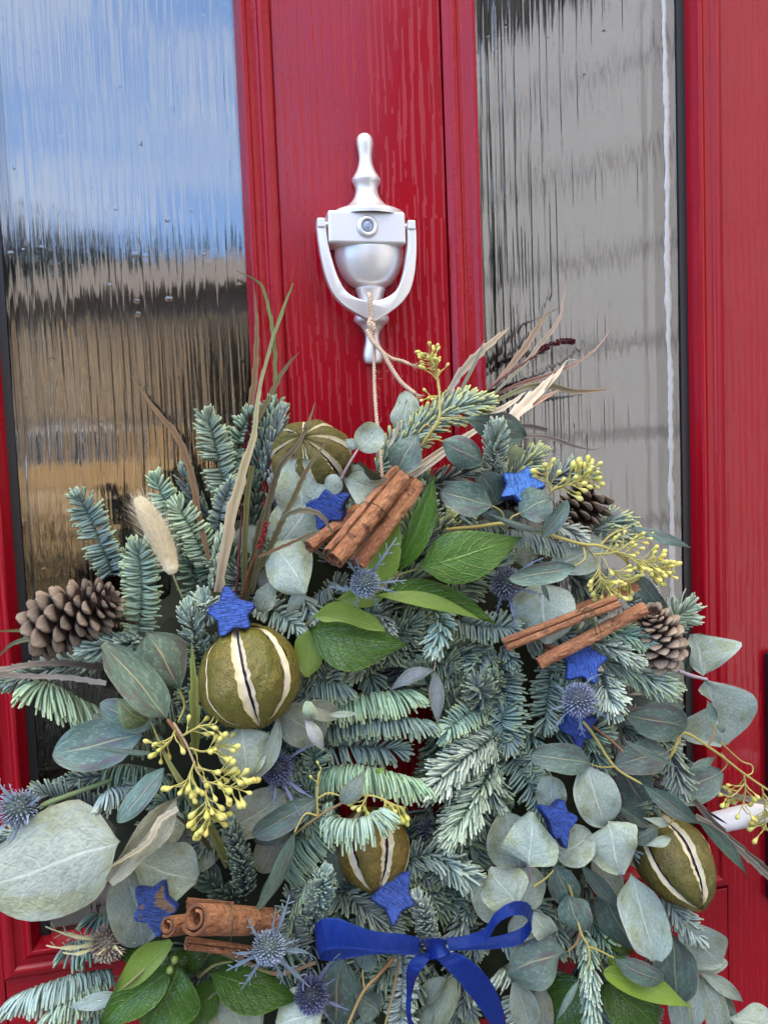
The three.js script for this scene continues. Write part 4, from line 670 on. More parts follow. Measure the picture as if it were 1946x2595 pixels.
fir('small one between the toothed blade and the folded silver leaf', [[688, 1300, 56], [694, 1240, 62], [702, 1186, 64]], 46, 's', 'p', { a: 34 });
fir('beaded one beside the base of the pale blade', [[540, 1495, 70], [552, 1420, 74], [566, 1350, 74]], 42, 's', 'p', { a: 36 });
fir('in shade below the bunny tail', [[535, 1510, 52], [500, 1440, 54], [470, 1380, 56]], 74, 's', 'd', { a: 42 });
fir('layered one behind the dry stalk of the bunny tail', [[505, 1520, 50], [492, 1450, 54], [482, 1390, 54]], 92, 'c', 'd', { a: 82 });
fir('with its tip to the viewer beside the rough star', [[540, 1560, 66], [518, 1524, 96]], 78, 'r', 'p');
fir('drooping one in front of the rough star', [[508, 1700, 66], [492, 1610, 88], [479, 1550, 98]], 82, 's', 'p', { a: 44, n: 1.3 });
fir('fanned out between rough star and large lime', [[640, 1525, 66], [700, 1550, 78], [752, 1590, 82]], 74, 'c', 'p', { droop: .4 });
fir('scaly one under the curled silver leaf', [[725, 1465, 60], [712, 1510, 64], [700, 1548, 66]], 46, 's', 'd', { a: 36 });
fir('small comb under the cinnamon sticks', [[795, 1515, 70], [822, 1498, 78], [842, 1480, 82]], 42, 'h', 'm', { dir: [.25, 1], k: .8 });
fir('tiny tuft over the folded lime-green leaf', [[768, 1510, 74], [786, 1555, 80]], 46, 'b', 'p', { a: 38 });
fir('first hanging comb beside the large lime', [[742, 1722, 60], [800, 1724, 74], [872, 1736, 84]], 62, 'h', 'm', { dir: [.08, 1] });
fir('tucked under the dark glossy leaf', [[790, 1690, 60], [825, 1690, 66], [845, 1705, 68]], 50, 'b', 'd');
fir('second hanging comb, long and even, over the gap', [[790, 1778, 56], [880, 1766, 74], [970, 1756, 84], [1042, 1752, 86]], 70, 'h', 'g', { dir: [.12, 1] });
fir('third hanging comb under the long one', [[815, 1838, 56], [900, 1822, 72], [990, 1816, 84], [1082, 1828, 88]], 60, 'h', 'm', { dir: [.1, 1] });
fir('fourth comb, feathered on both sides, over the gap', [[730, 1905, 48], [830, 1892, 60], [930, 1892, 68], [1008, 1900, 70]], 88, 'c', 'm', { a: 66, droop: .3 });
fir('bright hanging comb over the small lime', [[800, 1958, 60], [880, 1940, 84], [970, 1954, 98], [1064, 1980, 102]], 78, 'h', 'g', { dir: [.06, 1], n: 1.1 });
fir('short comb beside the violet sea holly', [[742, 1960, 44], [790, 1948, 50], [830, 1958, 54]], 60, 'h', 'd', { dir: [-.05, 1] });
fir('curled one draped over the small lime', [[838, 2035, 86], [852, 2072, 112], [905, 2078, 126], [966, 2052, 128]], 76, 'h', 'g', { dir: [0, 1], n: 1.2 });
fir('long diagonal one beside the small lime', [[715, 2200, 62], [750, 2140, 74], [810, 2072, 84]], 100, 'h', 'm', { dir: [.72, .7], k: .85 });
fir('big drooping one with its tip to the viewer beside the bow', [[790, 2350, 66], [810, 2275, 100], [822, 2218, 116]], 116, 's', 'p', { a: 44, n: 1.5 });
fir('curved one behind the big drooping tip', [[735, 2330, 56], [758, 2260, 66], [800, 2205, 74], [850, 2185, 76]], 80, 'h', 'g', { dir: [-.15, 1], k: .9 });
fir('lower one behind the blue sea holly', [[760, 2400, 60], [740, 2330, 70], [742, 2275, 74]], 76, 'c', 'm', { droop: .4 });
fir('plump upright one below the olive blade', [[625, 2275, 60], [612, 2185, 84], [588, 2098, 98]], 84, 's', 'm', { a: 38, n: 1.4 });
fir('shaded one above the cinnamon quills', [[610, 2290, 56], [550, 2250, 66], [494, 2195, 70]], 76, 's', 'd', { a: 42 });
fir('loose tuft between the small lime and the bow', [[870, 2262, 70], [905, 2290, 84], [985, 2350, 92]], 92, 'b', 'm', { a: 60 });
fir('large bright one spreading over the middle', [[1255, 1865, 60], [1185, 1915, 86], [1098, 1992, 100]], 120, 'b', 'p', { a: 58, n: 1.4 });
fir('large one hanging below the middle', [[1250, 1930, 56], [1210, 2010, 84], [1148, 2108, 98]], 122, 'b', 'p', { a: 58, n: 1.4 });
fir('bright comb just above the middle', [[1222, 1785, 56], [1180, 1812, 76], [1132, 1850, 88]], 86, 'c', 'g', { droop: .3 });
fir('upright one behind the violet leaf pair', [[1172, 1630, 40], [1155, 1720, 50], [1138, 1805, 56]], 104, 'c', 'd', { n: 1.3 });
fir('upright olive one with layered needles', [[1262, 1680, 50], [1275, 1765, 62], [1285, 1870, 66]], 128, 'c', 'm', { a: 78, n: 1.3 });
fir('small round tip between the two upright sprigs', [[1230, 1770, 60], [1208, 1738, 92]], 82, 'r', 'm');
fir('tiny round tip above the small round one', [[1260, 1738, 58], [1250, 1712, 84]], 46, 'r', 'm');
fir('fan under the two dim silver leaves', [[1232, 1632, 52], [1218, 1665, 66], [1204, 1698, 74]], 84, 'b', 'm', { a: 58 });
fir('little tuft beside the cut cinnamon ends', [[1272, 1640, 60], [1295, 1678, 74]], 52, 'b', 'm');
fir('bright one hanging from the folded green leaf', [[1090, 1535, 60], [1116, 1580, 78], [1102, 1636, 86]], 82, 'b', 'p', { a: 60 });
fir('long one under the tip of the folded green leaf', [[1120, 1560, 58], [1210, 1585, 72], [1295, 1590, 82]], 82, 'c', 'm', { droop: .35 });
fir('very small bright tuft below the folded lime leaf', [[968, 1560, 74], [990, 1598, 84]], 34, 's', 'p', { a: 40 });
fir('shaded bluish one deep beside the gap', [[1005, 1635, 36], [1012, 1690, 42], [1008, 1748, 46]], 104, 'c', 'd');
fir('short one above the dark red gap', [[928, 1680, 46], [945, 1734, 54]], 66, 'b', 'm', { a: 40 });
fir('shaded one at the inner edge of the gap', [[1122, 1850, 40], [1105, 1912, 50]], 80, 'b', 'd');
fir('shaded fan below the gap', [[1130, 1925, 40], [1088, 1960, 48]], 92, 'b', 'd');
fir('facing the two large bright sprigs', [[1398, 1690, 52], [1388, 1760, 62], [1380, 1830, 66]], 88, 'c', 'm');
fir('olive fan beside the blotched gum leaf', [[1340, 1850, 50], [1352, 1900, 60], [1362, 1942, 66]], 88, 'b', 'm', { a: 62 });
fir('slanting one above the round silver leaves', [[1285, 1895, 52], [1330, 1970, 66], [1378, 2048, 72]], 92, 'c', 'm');
fir('scaly one above the round silver leaves', [[1288, 1965, 48], [1272, 2040, 62], [1258, 2108, 68]], 86, 's', 'd', { a: 38, n: 1.3 });
fir('shaded fan at the lower end of the gap', [[1095, 2040, 36], [1070, 2095, 44]], 84, 'b', 'd');
fir('shaded one beside the small lime', [[1060, 2150, 36], [1035, 2095, 44]], 92, 'b', 'd');
fir('bright arched one under the hidden sea holly', [[1030, 2182, 60], [1095, 2168, 80], [1150, 2200, 90], [1206, 2246, 90]], 84, 'b', 'p', { a: 58, n: 1.3 });
fir('curved one above the bow knot', [[1088, 2262, 50], [1130, 2250, 60], [1168, 2275, 64]], 76, 'h', 'd', { dir: [-.3, 1] });
fir('closed bud-like tip over the bow knot', [[1090, 2395, 80], [1078, 2335, 104], [1062, 2283, 112]], 66, 's', 'p', { a: 42, n: 1.4 });
fir('small upright tip beside the blue star', [[1055, 2300, 64], [1046, 2248, 74]], 40, 'b', 'g');
fir('scaly one under the bow loop', [[1192, 2280, 60], [1175, 2330, 76], [1150, 2380, 80]], 64, 's', 'p', { a: 40 });
fir('frosty upright cone-shaped tip beside the bright blue star', [[1248, 1200, 66], [1254, 1145, 90], [1258, 1086, 98]], 66, 's', 'p', { a: 46, n: 1.4 });
fir('broad brush behind the bright blue star', [[1275, 1235, 48], [1315, 1190, 54], [1345, 1162, 56]], 92, 'b', 'y', { a: 42 });
fir('shaded one beneath the upper gum leaves', [[1082, 1232, 46], [1140, 1212, 54], [1196, 1190, 58]], 70, 'b', 'd');
fir('long one at the top under the twine', [[962, 1178, 40], [1040, 1110, 52], [1120, 1050, 58], [1206, 1024, 60]], 84, 'b', 'y', { a: 44, n: 1.3 });
fir('short one behind the topmost gum leaf', [[952, 1200, 40], [1005, 1130, 46], [1028, 1085, 48]], 70, 'b', 'y', { a: 40 });
fir('upright brush below the tall green leaf', [[1040, 1400, 56], [1040, 1350, 70], [1042, 1306, 74]], 76, 'b', 'y', { a: 40 });
fir('upright brush between the two big green leaves', [[1096, 1395, 54], [1112, 1355, 64], [1128, 1328, 68]], 58, 'b', 'y', { a: 40 });
fir('needle rows behind the cinnamon sticks', [[1060, 1300, 50], [1068, 1255, 56], [1075, 1218, 58]], 64, 's', 'd', { a: 34 });
fir('shaded comb under the blotched gum leaf', [[1110, 1332, 44], [1180, 1328, 52], [1245, 1318, 56]], 60, 'h', 'd', { dir: [.1, 1] });
fir('comb hanging from the long yellow stem', [[1270, 1345, 60], [1340, 1350, 72], [1432, 1382, 78]], 56, 'h', 'm', { dir: [.15, 1] });
fir('bright tip pointing out beneath the slim gum leaf', [[1380, 1335, 66], [1420, 1335, 80], [1460, 1356, 86]], 58, 'b', 'p', { a: 50 });
fir('yellow-tipped brush behind the upper pine cone', [[1488, 1350, 40], [1540, 1325, 46], [1578, 1332, 48]], 66, 'b', 'y', { a: 46 });
fir('lower brush behind the upper pine cone', [[1500, 1385, 42], [1550, 1362, 48], [1592, 1350, 50]], 54, 'b', 'y', { a: 44 });
fir('behind the topmost yellow buds', [[1385, 1225, 44], [1430, 1200, 48], [1478, 1200, 50]], 66, 'b', 'm', { a: 48 });
fir('shaded fan between buds and big silver leaf', [[1440, 1455, 46], [1475, 1480, 54], [1508, 1520, 56]], 110, 'b', 'd', { a: 60 });
fir('small pale one behind the flat cinnamon bark', [[1590, 1530, 46], [1632, 1510, 54]], 62, 'b', 'p');
fir('fanned out behind the small round pine cone', [[1688, 1590, 50], [1712, 1565, 62], [1736, 1548, 68]], 94, 'b', 'p', { a: 62, n: 1.3 });
fir('olive one resting on the small round pine cone', [[1495, 1595, 80], [1570, 1605, 94], [1644, 1622, 98]], 64, 'b', 'g', { a: 50 });
fir('frosty one beside the lower blue star', [[1485, 1625, 84], [1545, 1640, 98], [1606, 1672, 102]], 66, 's', 'p', { a: 42, n: 1.3 });
fir('thick one sweeping below the small round cone', [[1512, 1672, 66], [1590, 1690, 82], [1680, 1738, 90]], 90, 'b', 'g', { a: 52, n: 1.3 });
fir('bright rosette beside the blue sea holly', [[1518, 1705, 76], [1535, 1750, 96], [1548, 1782, 106]], 96, 'b', 'p', { a: 60, n: 1.3 });
fir('olive one in shade below the blotched leaf', [[1560, 1830, 46], [1600, 1858, 52], [1640, 1880, 56]], 66, 'b', 'd');
fir('pale tip poking out below the blotched leaf', [[1640, 1862, 50], [1700, 1885, 58]], 54, 'b', 'm');
fir('downward brush at the edge of the right pane', [[1690, 1895, 56], [1710, 1945, 66], [1722, 1990, 70]], 82, 'b', 'm', { a: 54, n: 1.2 });
fir('bluish one under the shaded blue star', [[1490, 1870, 58], [1515, 1945, 70]], 76, 'b', 'm', { a: 46 });
fir('scaly tip behind the folded silver leaf', [[1720, 1710, 40], [1760, 1670, 46]], 46, 's', 'd');
fir('scaly one between the round silver leaves', [[1478, 2210, 56], [1486, 2255, 66], [1492, 2305, 68]], 56, 's', 'd', { a: 36 });
fir('large frosty one hanging at the lower edge', [[1478, 2345, 76], [1492, 2460, 102], [1500, 2600, 108]], 98, 's', 'p', { a: 36, n: 1.5 });
fir('stubby one beside the large hanging one', [[1500, 2335, 66], [1530, 2380, 78], [1562, 2418, 80]], 58, 'b', 'm', { a: 46 });
fir('hanging behind the teal gum leaf', [[1392, 2285, 60], [1402, 2345, 74], [1416, 2402, 78]], 78, 's', 'm', { a: 42 });
fir('bluish one between lime and lowest silver leaves', [[1668, 2250, 62], [1705, 2300, 76], [1762, 2368, 82]], 72, 'b', 'p', { a: 56 });
fir('swirled one under the bow', [[1000, 2438, 60], [965, 2475, 78], [942, 2525, 84]], 84, 'b', 'm', { a: 58 });
fir('upright comb between the ribbon tails', [[1022, 2420, 60], [1018, 2500, 80], [1014, 2610, 84]], 78, 'c', 'p', { a: 82, n: 1.3 });
fir('small bluish one right under the bow knot', [[1098, 2440, 50], [1085, 2485, 58]], 50, 'b', 'm');
fir('bright fan beside the broad ribbon tail', [[1305, 2440, 66], [1270, 2460, 86], [1236, 2502, 92]], 92, 'h', 'p', { dir: [-.5, .8], k: .7 });
fir('comb under the round gum leaf', [[1298, 2520, 58], [1310, 2560, 68], [1322, 2610, 70]], 78, 'c', 'p', { a: 80 });
fir('tips just below the bow loop', [[1268, 2385, 60], [1320, 2400, 70]], 50, 'h', 'p', { dir: [.2, 1], k: .7 });
fir('long hanging comb over the lower rail', [[285, 2458, 60], [190, 2472, 74], [95, 2502, 80], [42, 2526, 80]], 72, 'h', 'p', { dir: [.05, 1], n: 1.2 });
fir('second hanging comb over the lower rail', [[270, 2485, 70], [205, 2515, 82], [128, 2562, 86]], 66, 'h', 'g', { dir: [.12, 1] });
fir('bright tips at the very bottom beside the glossy leaves', [[260, 2555, 62], [196, 2578, 70]], 60, 'h', 'g', { dir: [.1, 1] });
fir('behind the dried brown sea holly', [[262, 2370, 56], [220, 2378, 62], [178, 2392, 64]], 70, 'h', 'm', { dir: [.15, 1] });
fir('flat one behind the toothed straps', [[262, 1682, 40], [150, 1692, 48], [70, 1712, 54], [12, 1730, 56]], 66, 'b', 'm', { a: 56 });
fir('big hanging comb under the toothed straps', [[262, 1800, 46], [200, 1772, 58], [140, 1740, 64], [96, 1728, 66]], 96, 'h', 'g', { dir: [.34, .94], n: 1.2 });
fir('beaded one touching the open pine cone', [[372, 1628, 70], [300, 1632, 86], [226, 1646, 92]], 78, 's', 'p', { a: 42, n: 1.4 });
fir('shaded comb under the two blotched gum leaves', [[385, 1762, 50], [430, 1775, 56], [476, 1792, 58]], 58, 'h', 'd', { dir: [.1, 1] });
fir('mint tuft below the wide teal gum leaf', [[318, 1992, 66], [285, 2000, 82], [262, 2016, 88]], 62, 'h', 'p', { dir: [0, 1] });
fir('tangled one below the wide teal gum leaf', [[270, 1948, 46], [330, 1940, 54], [400, 1955, 58]], 66, 'h', 'd', { dir: [-.15, 1] });
fir('sparse one along the green thistle stem', [[275, 2055, 52], [195, 2030, 62], [112, 2012, 66]], 92, 'c', 'm', { a: 60, n: .65, nw: 7 });
fir('small one below the pale blue thistle', [[105, 2080, 46], [50, 2110, 52], [-8, 2142, 54]], 62, 'b', 'm');
fir('upper small one beside the thistle stem', [[285, 1965, 46], [225, 1970, 52], [160, 1985, 54]], 44, 'b', 'd');
fir('shaded one under the huge silver leaf', [[340, 2345, 44], [290, 2320, 50], [240, 2318, 52]], 60, 'h', 'd', { dir: [0, 1] });
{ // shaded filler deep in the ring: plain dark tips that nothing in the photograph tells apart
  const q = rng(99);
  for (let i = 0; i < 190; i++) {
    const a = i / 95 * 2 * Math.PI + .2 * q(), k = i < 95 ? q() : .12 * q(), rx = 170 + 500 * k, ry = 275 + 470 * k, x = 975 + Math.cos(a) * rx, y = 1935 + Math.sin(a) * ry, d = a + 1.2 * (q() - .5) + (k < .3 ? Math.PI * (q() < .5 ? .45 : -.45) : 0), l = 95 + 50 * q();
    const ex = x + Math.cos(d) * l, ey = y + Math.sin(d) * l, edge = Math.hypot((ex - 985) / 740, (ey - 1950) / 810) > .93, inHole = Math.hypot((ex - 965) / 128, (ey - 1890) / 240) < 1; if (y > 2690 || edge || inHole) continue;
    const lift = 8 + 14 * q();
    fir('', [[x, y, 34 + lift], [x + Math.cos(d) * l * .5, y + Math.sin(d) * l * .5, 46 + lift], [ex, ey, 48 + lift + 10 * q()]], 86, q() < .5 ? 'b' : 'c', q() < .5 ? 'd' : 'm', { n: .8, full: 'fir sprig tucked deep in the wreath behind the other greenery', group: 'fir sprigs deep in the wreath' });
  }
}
for (const p of [[[1330, 2370, 34], [1380, 2470, 52], [1422, 2570, 56]], [[1410, 2330, 34], [1490, 2420, 52], [1560, 2510, 54]], [[1480, 2370, 30], [1560, 2460, 44], [1640, 2550, 46]], [[1340, 2440, 40], [1330, 2540, 56], [1330, 2640, 60]], [[560, 2420, 34], [490, 2480, 52], [420, 2530, 56]], [[480, 2395, 34], [410, 2460, 50], [330, 2510, 54]], [[600, 2470, 36], [600, 2550, 52], [590, 2640, 54]], [[760, 2460, 40], [770, 2540, 60], [780, 2640, 62]], [[1120, 2440, 36], [1150, 2530, 54], [1180, 2630, 58]], [[900, 2430, 40], [880, 2520, 60], [860, 2620, 62]], [[1580, 2280, 34], [1640, 2370, 50], [1690, 2450, 52]], [[1460, 2440, 34], [1500, 2540, 50], [1530, 2640, 52]]]) fir('', p, 90, 'b', 'd', { n: .8, full: 'fir sprig tucked deep in the wreath behind the other greenery', group: 'fir sprigs deep in the wreath' });

// ---------------------------------------------------------------- eucalyptus
const YEL = [[.42, .33, .08], [.5, .44, .14]], BRN = [[.2, .12, .06], [.35, .27, .1]], PURP = [[.3, .2, .22], [.36, .27, .27]], RED = [[.34, .15, .07], [.42, .3, .1]];
eucSprig('gum sprig with three blotched leaves, reaching up beside the twine ends', [{ p: [[1066, 1134, 88], [1090, 1096, 92], [1111, 1064, 92], [1114, 1012, 88], [1109, 955, 84]], r: 11, c: YEL }], [
  ['b', 1060, 1097, 94, 1003, 1200, 92, 84, { prof: 'obov', cup: .12, stalk: [[1093, 1085, 92], [1078, 1076, 95]] }], ['b', 1122, 1118, 92, 1222, 1170, 88, 76, { prof: 'ell', stalk: [[1082, 1116, 92], [1104, 1113, 93]] }], ['b', 1175, 1060, 90, 1331, 1106, 70, 86, { prof: 'obov', tone: .95, stalk: [[1114, 1064, 92], [1145, 1058, 93]] }],
], [[[[1110, 985, 86], [1107, 945, 84], [1090, 898, 80]], 26, 42, 17, 1], [[[1113, 1005, 86], [1092, 1005, 86], [1082, 1010, 86]], 5, 20, 16, 2]]);
leafThing('silver leaf standing behind the frayed twine end', ['s', 1012, 1096, 52, 1034, 992, 46, 82, { prof: 'ovate', tone: .9, fold: .25, wl: [0, 28, 34, 30, 26, 22, 8], wr: [0, 44, 46, 40, 32, 24, 6] }]);
eucSprig('silver sprig with purplish stem in front of the topmost lime', [{ p: [[864, 1215, 112], [882, 1180, 116], [908, 1137, 114]], r: 9, c: PURP }], [
  ['s', 908, 1138, 113, 962, 1080, 112, 76, { prof: 'round', cup: .25 }], ['s', 906, 1133, 112, 874, 1114, 104, 27, { prof: 'ovate' }], ['s', 868, 1213, 112, 985, 1244, 106, 78, { wl: [0, 26, 34, 20, 26, 34, 10], wr: [0, 22, 44, 46, 40, 26, 8], wave: .35 }], ['s', 864, 1213, 112, 826, 1246, 104, 50, { prof: 'round' }]]);
eucSprig('tall folded silver leaves beside the rough blue star near the cinnamon', [], [
  ['s', 770, 1318, 86, 764, 1160, 92, 134, { cup: .15, wave: .25, tone: 1.15, roll: 0 }], ['s', 692, 1405, 80, 790, 1262, 88, 136, { cup: -.1, tone: 1, wave: .2, roll: 0 }], ['s', 690, 1372, 90, 775, 1502, 106, 132, { cup: -.4, tone: 1.12, roll: 0, wl: [0, 50, 62, 64, 50, 30, 5], wr: [0, 42, 58, 66, 62, 46, 12] }], ['s', 770, 1492, 104, 722, 1562, 92, 34, { prof: 'ovate', curl: .9, tone: 1.05 }]]);
leafThing('small plum-tinged silver leaf under the toothed blades', ['s', 658, 1490, 72, 716, 1432, 78, 50, { prof: 'ovate', tone: .62, tint: [1.1, .95, 1] }]);
leafThing('pointed silver leaf beside the rough blue star and scaly fir', ['s', 651, 1552, 82, 708, 1466, 88, 52, { prof: 'ovate', tone: .75, wl: [0, 16, 24, 28, 22, 14, 4], wr: [0, 20, 30, 28, 18, 10, 2] }]);
leafThing('grey-green leaf pale behind the red stalks', ['s', 620, 1330, 50, 640, 1400, 56, 80, { tone: .75 }]);
eucSprig('long gum branch with blotched leaves ending in thick yellow buds', [
  { p: [[1130, 1342, 82], [1205, 1336, 90], [1278, 1327, 98], [1380, 1352, 102], [1480, 1380, 102], [1520, 1383, 100], [1575, 1412, 96], [1618, 1458, 90]], r: 13, c: YEL }, { p: [[1520, 1383, 100], [1548, 1355, 98], [1592, 1336, 94]], r: 8, c: YEL }, { p: [[1480, 1381, 102], [1500, 1405, 102], [1516, 1428, 102]], r: 7, c: BRN }], [
  ['b', 1246, 1280, 104, 1115, 1244, 102, 86, { prof: 'ell', tone: 1.05, stalk: [[1279, 1326, 98], [1270, 1296, 102]] }], ['b', 1262, 1278, 78, 1218, 1200, 84, 80, { prof: 'round', tone: .5 }], ['b', 1314, 1302, 100, 1396, 1262, 104, 90, { prof: 'ell', stalk: [[1288, 1326, 99], [1297, 1310, 101]] }], ['b', 1371, 1362, 104, 1438, 1268, 112, 44, { prof: 'ell', cup: .4, tone: 1.15, roll: 20 }], ['b', 1378, 1348, 104, 1220, 1290, 108, 17, { prof: 'lance', tone: 1.1, bend: -8 }], ['b', 1318, 1318, 76, 1222, 1304, 74, 38, { prof: 'ell', tone: .4 }],
  ['b', 1592, 1336, 94, 1752, 1388, 80, 31, { prof: 'lance', tone: 1.35, tint: [1, 1.02, 1.08] }], ['b', 1457, 1437, 112, 1290, 1468, 116, 56, { prof: 'ell', tone: 1.3, stalk: [[1478, 1386, 102], [1481, 1416, 108]] }], ['b', 1610, 1448, 92, 1686, 1552, 84, 46, { prof: 'ell', tone: 1.35, roll: 15 }], ['s', 1376, 1448, 78, 1530, 1372, 84, 100, { prof: 'obov', tone: .78, cup: .15 }], ['s', 1362, 1412, 56, 1300, 1395, 54, 66, { tone: .55 }]], [
  [[[1516, 1428, 102], [1522, 1470, 104], [1545, 1492, 104]], 24, 48, 22, 3], [[[1500, 1405, 102], [1560, 1398, 100], [1622, 1352, 96]], 16, 40, 20, 4], [[[1560, 1400, 98], [1618, 1420, 98], [1660, 1425, 96]], 22, 42, 22, 5], [[[1610, 1440, 92], [1650, 1440, 92], [1682, 1452, 90]], 26, 46, 22, 6], [[[1540, 1440, 102], [1580, 1470, 102], [1600, 1478, 100]], 14, 40, 20, 7]]);
leafThing('broad pale silver leaf with a long white midrib above the cut cinnamon', ['s', 1372, 1472, 92, 1388, 1632, 98, 142, { cup: -.25, wl: [0, 58, 74, 78, 74, 52, 12], wr: [0, 70, 80, 78, 70, 48, 8], tone: 1.02 }]);
leafThing('brown-edged spike of a leaf lying over the broad silver leaf', ['b', 1370, 1472, 104, 1392, 1526, 104, 13, { prof: 'lance', tone: .9 }]);
eucSprig('yellow bud cluster leaning over the bright blue star', [{ p: [[1388, 1262, 96], [1402, 1240, 100], [1440, 1228, 100]], r: 8, c: YEL }], [], [[[[1395, 1255, 96], [1390, 1225, 98], [1380, 1200, 98]], 9, 34, 24, 8, [0, 1, 0]], [[[1400, 1242, 98], [1440, 1228, 100], [1490, 1205, 98]], 28, 44, 24, 9, [0, 1, 0]]]);
eucSprig('pair of chalky leaves on a lilac stem over the red door edge', [{ p: [[1718, 1700, 62], [1750, 1712, 62], [1792, 1722, 62]], r: 16, c: [[.4, .32, .38], [.5, .4, .45]] }], [
  ['s', 1782, 1714, 62, 1760, 1606, 54, 110, { wl: [0, 18, 26, 22, 16, 20, 12], wr: [0, 40, 66, 92, 104, 60, 12], tone: 1.12, cup: .05 }], ['s', 1786, 1722, 60, 1836, 1888, 56, 190, { wl: [0, 58, 98, 100, 86, 60, 8], wr: [0, 24, 8, 2, 66, 94, 96, 70, 12], tone: 1.05, cup: .05, wave: .1, roll: 0, bend: 0 }], ['s', 1752, 1692, 44, 1702, 1632, 44, 68, { tone: .6 }], ['s', 1738, 1742, 50, 1646, 1662, 50, 96, { prof: 'obov', tone: .78 }]]);
leafThing('narrow taupe leaf seen edge-on below the round pine cone', ['s', 1590, 1762, 92, 1744, 1746, 88, 18, { prof: 'lance', tone: .7, tint: [1.25, 1, .85], bend: -6 }]);
eucSprig('gum branch with plum-blotched leaves and bud ends reaching over the door stile', [
  { p: [[1473, 1822, 84], [1507, 1868, 90], [1557, 1943, 98], [1627, 1988, 100]], r: 11, c: YEL }, { p: [[1500, 1840, 80], [1548, 1876, 86], [1590, 1916, 88], [1655, 1966, 86]], r: 9, c: RED }, { p: [[1668, 1936, 84], [1702, 1912, 86], [1724, 1858, 84], [1793, 1892, 80], [1889, 1964, 74], [1960, 2012, 70]], r: 11, c: YEL }, { p: [[1793, 1892, 80], [1806, 1862, 80], [1812, 1834, 80]], r: 8, c: RED }, { p: [[1824, 1880, 66], [1880, 1930, 68], [1905, 1940, 70], [1905, 1958, 72], [1889, 1966, 74]], r: 6, c: YEL }], [
  ['b', 1585, 1812, 92, 1740, 1842, 86, 96, { prof: 'ell', stalk: [[1548, 1852, 86], [1562, 1816, 90]], tone: .82 }], ['b', 1735, 1790, 68, 1602, 1772, 66, 44, { prof: 'ell', tone: .6 }], ['b', 1512, 1822, 60, 1584, 1830, 60, 42, { tone: .5 }], ['b', 1694, 1906, 86, 1556, 1938, 90, 84, { prof: 'ell', tone: .85, tint: [1.05, .97, 1.02], stalk: [[1724, 1860, 84], [1718, 1884, 86]] }], ['b', 1578, 1874, 104, 1724, 1946, 100, 18, { prof: 'lance', tone: .95, bend: 6 }], ['b', 1497, 1935, 100, 1342, 1914, 98, 74, { prof: 'ell', tone: .95, stalk: [[1557, 1943, 98], [1522, 1944, 100]] }],
  ['b', 1556, 1936, 76, 1630, 2034, 76, 104, { prof: 'obov', tone: .7, tint: [1.05, .95, 1.03] }], ['b', 1830, 1956, 72, 1692, 2022, 74, 96, { prof: 'ell', tone: .68, tint: [1, .97, 1], stalk: [[1826, 1908, 76], [1842, 1935, 74]] }], ['b', 1742, 1952, 78, 1814, 1918, 72, 24, { prof: 'lance', tone: 1 }], ['b', 1812, 1834, 80, 1792, 1774, 76, 26, { prof: 'lance', tone: 1.25 }], ['b', 1815, 1836, 80, 1834, 1856, 78, 15, { prof: 'lance', tone: 1.2 }], ['b', 1627, 1986, 104, 1774, 2090, 100, 48, { prof: 'lance', tone: .9, cup: .4 }], ['b', 1666, 2096, 92, 1600, 2132, 90, 50, { prof: 'ell', tone: .6, stalk: [[1712, 2070, 96], [1690, 2092, 94]] }]], [
  [[[1884, 1962, 74], [1888, 2000, 74], [1880, 2045, 72]], 9, 46, 22, 11], [[[1886, 1985, 74], [1862, 2012, 74], [1840, 2022, 74]], 5, 34, 22, 12], [[[1930, 1995, 72], [1936, 2040, 70], [1940, 2100, 68]], 16, 44, 24, 13]]);
leafThing('pale silver leaf hanging beside the lowest right star', ['s', 1478, 1936, 98, 1530, 2094, 102, 112, { tone: .95, cup: .2, prof: 'ell' }]);
leafThing('mint silver leaf with white midrib overlapping the star-side leaves', ['s', 1540, 2084, 108, 1572, 2216, 108, 140, { wl: [0, 66, 62, 58, 48, 34, 8], wr: [0, 54, 92, 96, 60, 40, 10], tone: 1.15, cup: -.2 }]);
leafThing('brightest long silver leaf hanging at lower centre of the right side', ['s', 1596, 2212, 110, 1662, 2434, 108, 112, { prof: 'ell', tone: 1.22, wl: [0, 40, 52, 56, 54, 44, 12], wr: [0, 46, 56, 54, 50, 40, 14] }]);
leafThing('brownish back leaf behind the long bright silver one', ['s', 1508, 2165, 86, 1566, 2284, 90, 74, { tone: .72, tint: [1.1, 1, .92] }]);
leafThing('dark plum gum leaf behind the long bright silver one', ['b', 1518, 2256, 88, 1608, 2404, 90, 88, { prof: 'ell', tone: .5 }]);
leafThing('narrow dark leaf slanting under the mint silver leaf', ['b', 1470, 2188, 92, 1582, 2314, 94, 40, { prof: 'lance', tone: .55 }]);
leafThing('grey curled leaf above the last lime', ['b', 1566, 2042, 86, 1640, 2092, 90, 40, { prof: 'ell', tone: .62, fold: .5 }]);
leafThing('little pale leaf lying across the last lime', ['s', 1634, 2142, 112, 1700, 2124, 116, 24, { prof: 'obov', tone: 1 }]);
leafThing('thin pale rim of a leaf above the last lime', ['s', 1692, 2090, 104, 1628, 2072, 104, 22, { prof: 'lance', tone: 1 }]);
leafThing('slim gum leaf dangling past the white door handle', ['b', 1768, 2078, 98, 1894, 2222, 88, 34, { prof: 'lance', tone: .98, bend: -10, tint: [1, 1.05, .95] }]);
